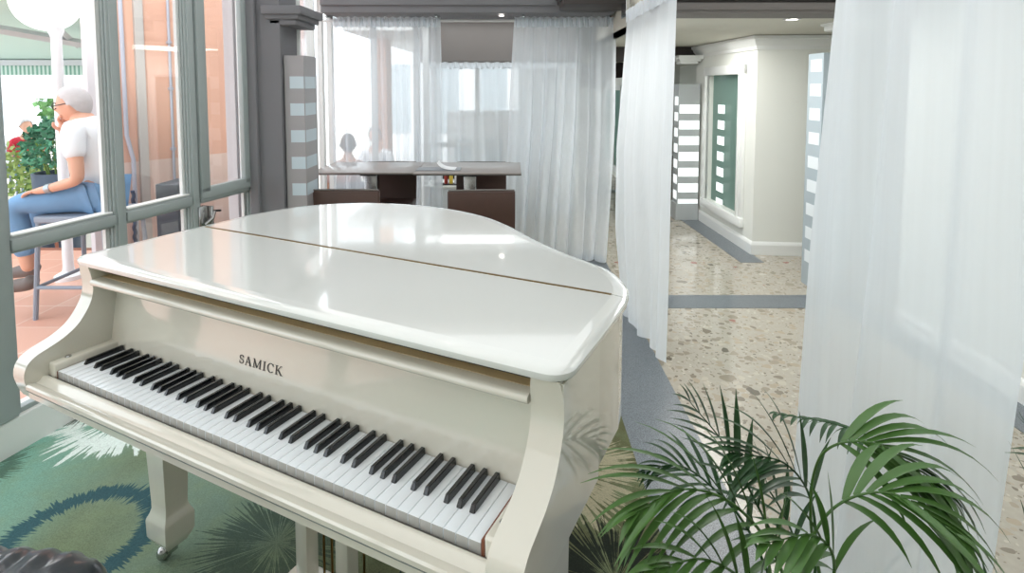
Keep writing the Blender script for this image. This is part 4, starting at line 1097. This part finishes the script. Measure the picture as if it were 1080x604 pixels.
# stool the man sits on
st = thing('bar_stool', 'blue grey metal bar stool the white shirted man sits on', 'stool', (-2.72, 3.65, -.01))
bm = BM(); box(bm, -.22, .22, -.2, .2, .60, .645, .012); obj('seat', bm, M['chairmetal'], st)
for x in (-.2, .2):
    for y in (-.18, .18):
        bm = BM(); tube(bm, [(x, y, .64), (x * 1.15, y * 1.15, 0)], .014, 8); obj('leg', bm, M['chairmetal'], st, 40)
bm = BM(); tube(bm, [(-.22, -.2, .20), (.22, -.2, .20)], .012, 8); tube(bm, [(-.22, .2, .20), (.22, .2, .20)], .012, 8); tube(bm, [(-.22, -.2, .20), (-.22, .2, .20)], .012, 8); obj('footrest', bm, M['chairmetal'], st, 40)

def hand(verts, edges, radii, root, wrist, d, nrm, s=1.0, curl=.5):
    """five fingers rooted in a palm; d = pointing direction, nrm = palm normal (fingers curl towards it)"""
    d = Vector(d).normalized(); nrm = Vector(nrm); nrm = (nrm - d * nrm.dot(d)).normalized(); sd = d.cross(nrm)
    w = Vector(wrist); pi = len(verts); verts.append(w + d * .045 * s); edges.append((root, pi)); radii.append((.034 * s, .018 * s))
    for k, (o, L) in enumerate(((-.03, .066), (-.01, .078), (.01, .074), (.03, .058))):
        a = len(verts); b0 = w + d * .088 * s + sd * o * s; verts.append(b0); edges.append((pi, a)); radii.append(.0095 * s)
        d1 = (d * math.cos(curl * .6) + nrm * math.sin(curl * .6)); verts.append(b0 + d1 * L * .55 * s); edges.append((a, a + 1)); radii.append(.0085 * s)
        d2 = (d * math.cos(curl * 1.6) + nrm * math.sin(curl * 1.6)); verts.append(b0 + d1 * L * .55 * s + d2 * L * .45 * s); edges.append((a + 1, a + 2)); radii.append(.007 * s)
    a = len(verts); t0 = w + d * .03 * s - sd * .034 * s + nrm * .01 * s; verts.append(t0); edges.append((pi, a)); radii.append(.012 * s)
    verts.append(t0 + (d * .6 - sd * .6 + nrm * .3).normalized() * .04 * s); edges.append((a, a + 1)); radii.append(.0095 * s)
    verts.append(verts[-1] + (d * .9 - sd * .1 + nrm * .4).normalized() * .03 * s); edges.append((a + 1, a + 2)); radii.append(.008 * s)

def head_mesh(c, face, up, s=1.0):
    """head with brow, nose, lips, chin and ears; c = head centre, face = looking direction"""
    bm = BM(); r = bmesh.ops.create_icosphere(bm, subdivisions=4, radius=1.0)
    f = Vector(face).normalized(); u = Vector(up).normalized(); u = (u - f * u.dot(f)).normalized(); l = u.cross(f)
    def bump(p, q, rad, h): return h * math.exp(-((p - Vector(q)).length / rad) ** 2)
    for v in bm.verts:
        p = v.co.normalized(); x, y, z = p            # x face, y left, z up
        q = Vector((x * .098, y * .075, z * .118))
        if z < 0: q.y *= 1 - .32 * (-z) ** 1.2; q.x *= 1 - .18 * (-z) * (1 if x < 0 else .25)
        if x > 0: q.x *= .97
        q.x += bump(p, (.98, 0, -.12), .17, .026) + bump(p, (.95, 0, .16), .3, .006) + bump(p, (.86, 0, -.48), .16, .008) + bump(p, (.7, 0, -.8), .3, .012)
        for sg in (-1, 1):
            q.x -= bump(p, (.88, sg * .4, .06), .16, .010); q.y += sg * bump(p, (-.08, sg * .99, -.05), .17, .016)
        v.co = (f * q.x + l * q.y + u * q.z) * s
    for v in bm.verts: v.co += Vector(c)
    return bm

def hair_mesh(c, face, up, s=1.0, cut=.15, puff=1.08):
    bm = head_mesh((0, 0, 0), face, up, s * puff)
    f = Vector(face).normalized(); u = Vector(up).normalized()
    dele = [v for v in bm.verts if (v.co.dot(u) / (.118 * s) < cut + 1.0 * max(v.co.dot(f) / (.098 * s), -1) * .9 - .1)]
    bmesh.ops.delete(bm, geom=dele, context='VERTS')
    for v in bm.verts: v.co += Vector(c)
    return bm

def join_into(bm_target_obj, bm_extra):
    me = bm_target_obj.data; b = bmesh.new(); b.from_mesh(me)
    tmp = bpy.data.meshes.new('tmp'); bm_extra.to_mesh(tmp); bm_extra.free(); b.from_mesh(tmp); bpy.data.meshes.remove(tmp)
    for f in b.faces: f.smooth = True
    b.to_mesh(me); b.free()

# the seated man, looking left, cheek resting on his raised hand
man = thing('person', 'seated man in white shirt and blue jeans outside the left window, hand to his face', 'person', (-2.72, 3.65, -.01))
O = man.location
def R_(p): return Vector(p) - O
hip = (-2.68, 3.65, .76); waist = (-2.68, 3.65, .92); chest = (-2.70, 3.65, 1.05); neckb = (-2.74, 3.65, 1.19); neck = (-2.765, 3.65, 1.25)
shN, shF = (-2.70, 3.49, 1.14), (-2.73, 3.81, 1.14)
elN, wrN = (-2.64, 3.44, .86), (-2.86, 3.46, .80)
elF, wrF = (-2.90, 3.74, .92), (-2.885, 3.66, 1.13)
hipN, hipF = (-2.70, 3.57, .74), (-2.70, 3.73, .74)
knN, anN = (-3.10, 3.50, .70), (-3.02, 3.50, .27)
knF, anF = (-3.20, 3.80, .68), (-3.26, 3.80, .26)
v = [R_(p) for p in (hip, waist, chest, neckb, neck, (-2.785, 3.65, 1.30), shN, elN, wrN, shF, elF, wrF, hipN, knN, anN, hipF, knF, anF)]
e = [(0, 1), (1, 2), (2, 3), (3, 4), (4, 5), (3, 6), (6, 7), (7, 8), (3, 9), (9, 10), (10, 11), (0, 12), (12, 13), (13, 14), (0, 15), (15, 16), (16, 17)]
r = [.12, .11, .12, .07, .05, .05, .05, .04, .026, .05, .04, .026, .08, .055, .038, .08, .055, .038]
hand(v, e, r, 8, R_(wrN), (-1, .1, -.15), (0, 0, -1), 1.0, .5); hand(v, e, r, 11, R_(wrF), (.15, -.1, 1), (.5, -.4, 0), 1.0, 1.0)
body = skin('body', v, e, r, M['skin'], man)
HC = R_((-2.80, 3.645, 1.315)); FD = (-1, -.25, -.18)
join_into(body, head_mesh(HC, FD, (0, 0, 1), .98))
obj('hair', hair_mesh(HC, FD, (0, 0, 1), .98, .05, 1.09), M['hair_grey'], man, 60)
sv = [R_(p) for p in ((-2.67, 3.65, .755), waist, chest, (-2.745, 3.65, 1.215), shN, (-2.665, 3.46, .98), shF, (-2.81, 3.78, 1.04))]
skin('shirt', sv, [(0, 1), (1, 2), (2, 3), (3, 4), (4, 5), (3, 6), (6, 7)], [(.155, .14), (.145, .14), (.15, .15), (.09, .10), .072, .062, .072, .062], M['shirt'], man)
jv = [R_(p) for p in ((-2.69, 3.65, .765), hipN, knN, (-3.03, 3.50, .36), hipF, knF, (-3.25, 3.80, .34))]
skin('jeans', jv, [(0, 1), (1, 2), (2, 3), (0, 4), (4, 5), (5, 6)], [(.14, .12), .105, .078, .062, .105, .078, .062], M['jeans'], man)
for (ax, ay, az) in (anN, anF):
    skin('shoe', [R_((ax + .02, ay, az - .02)), R_((ax + .01, ay, az - .07)), R_((ax - .09, ay, az - .085)), R_((ax - .17, ay - .01, az - .10))], [(0, 1), (1, 2), (2, 3)], [.045, .05, .045, .032], M['shoe'], man)
bm = BM()
f = Vector(FD).normalized(); l = Vector((0, 0, 1)).cross(f).normalized()
for sg in (-1, 1):
    cc = HC + f * .094 + l * sg * .034 + Vector((0, 0, .008)); tube(bm, [cc + (l * math.cos(t) * .026 + Vector((0, 0, 1)) * math.sin(t) * .02) for t in [k * PI / 8 for k in range(17)]], .003, 6)
    tube(bm, [cc + l * sg * .026, HC + l * sg * .078 + f * .0 + Vector((0, 0, .012))], .003, 6)
obj('glasses', bm, M['black'], man)
bm = BM(); w0 = R_(wrN); d = (R_(elN) - w0).normalized(); tube(bm, [w0 + d * .015, w0 + d * .05], .031, 14); obj('wristwatch', bm, M['watch'], man, 40)

def sitter(label, clabel, x, y, z, fd, top, bottom, hairm, s=1.0, lean=0.0):
    """a seated person facing direction angle fd on a simple chair"""
    ch = thing('patio_chair', clabel, 'chair', (x, y, z), fd)
    bm = BM(); box(bm, -.2, .2, -.2, .2, .42, .45, .01); obj('seat', bm, M['chairmetal'], ch)
    for a in (-.18, .18):
        for b in (-.18, .18):
            bm = BM(); tube(bm, [(a, b, .43), (a * 1.1, b * 1.1, 0)], .012, 6); obj('leg', bm, M['chairmetal'], ch, 40)
    bm = BM(); box(bm, -.2, .2, -.215, -.19, .5, .85, .01); obj('backrest', bm, M['chairmetal'], ch)
    p = thing('person', label, 'person', (x, y, z), fd)   # +y = facing
    v = [Vector(q) for q in ((0, 0, .54), (0, .0, .72), (0, .01 + lean, .88), (0, .02 + lean, 1.02), (0, .03 + lean, 1.09), (0, .04 + lean, 1.15),
         (-.17, .01 + lean, .98), (-.22, .06, .73), (-.13, .28, .68), (.17, .01 + lean, .98), (.22, .06, .73), (.13, .28, .68), (-.09, .05, .52), (-.11, .42, .50), (-.11, .40, .09), (.09, .05, .52), (.11, .42, .50), (.11, .40, .09))]
    e = [(0, 1), (1, 2), (2, 3), (3, 4), (4, 5), (3, 6), (6, 7), (7, 8), (3, 9), (9, 10), (10, 11), (0, 12), (12, 13), (13, 14), (0, 15), (15, 16), (16, 17)]
    r = [.11, .10, .11, .06, .045, .045, .045, .036, .024, .045, .036, .024, .075, .052, .036, .075, .052, .036]
    hand(v, e, r, 8, v[8], (.4, 1, -.3), (0, 0, -1), .95, .5); hand(v, e, r, 11, v[11], (-.4, 1, -.3), (0, 0, -1), .95, .5)
    b = skin('body', v, e, r, M['skin'], p); hc = Vector((0, .055 + lean, 1.215))
    join_into(b, head_mesh(hc, (0, 1, -.05), (0, 0, 1), .95)); obj('hair', hair_mesh(hc, (0, 1, -.05), (0, 0, 1), .95, .0, 1.12), hairm, p, 60)
    skin('top', [Vector(q) for q in ((0, 0, .56), (0, 0, .72), (0, .01 + lean, .88), (0, .02 + lean, 1.0), (-.17, .01 + lean, .98), (-.21, .05, .80), (.17, .01 + lean, .98), (.21, .05, .80))], [(0, 1), (1, 2), (2, 3), (3, 4), (4, 5), (3, 6), (6, 7)], [(.15, .12), (.14, .115), (.15, .12), (.08, .08), .065, .055, .065, .055], top, p)
    skin('trousers', [Vector(q) for q in ((0, 0, .54), (-.09, .05, .52), (-.11, .42, .50), (-.11, .40, .15), (.09, .05, .52), (.11, .42, .50), (.11, .40, .15))], [(0, 1), (1, 2), (2, 3), (0, 4), (4, 5), (5, 6)], [(.14, .12), .10, .075, .055, .10, .075, .055], bottom, p)
    for a in (-.11, .11): skin('shoe', [Vector((a, .40, .07)), Vector((a, .42, .045)), Vector((a, .53, .035))], [(0, 1), (1, 2)], [.042, .045, .032], M['shoe'], p)
sitter('dark haired person in pale pink, seen from behind through the left curtain', 'grey chair under the person in pale pink', -1.76, 6.1, -.42, .3, M['pink'], M['jeans'], M['hair_dark'])
sitter('person in a white top facing the camera through the left curtain', 'grey chair under the person facing the camera behind the curtain', -1.74, 7.3, -.42, PI - .15, M['shirt'], M['jeans'], M['hair_dark'])
sitter('person in red sitting far out on the terrace at the left', 'chair under the person in red on the far terrace', -7.7, 9.0, -.42, -2.2, M['red'], M['jeans'], M['hair_grey'])
sitter('person in white sitting beside the one in red far out on the terrace', 'chair under the far person in white beside the one in red', -8.3, 9.2, -.42, 2.0, M['shirt'], M['jeans'], M['hair_grey'])
t = thing('patio_table', 'white table between the two people far out on the terrace', 'table', (-7.7, 8.3, -.42))
bm = BM(); box(bm, -.4, .4, -.3, .3, .70, .74, .01); obj('tabletop', bm, M['post'], t)
for a in (-.35, .35):
    for b in (-.25, .25):
        bm = BM(); tube(bm, [(a, b, .7), (a, b, 0)], .02, 6); obj('leg', bm, M['post'], t)
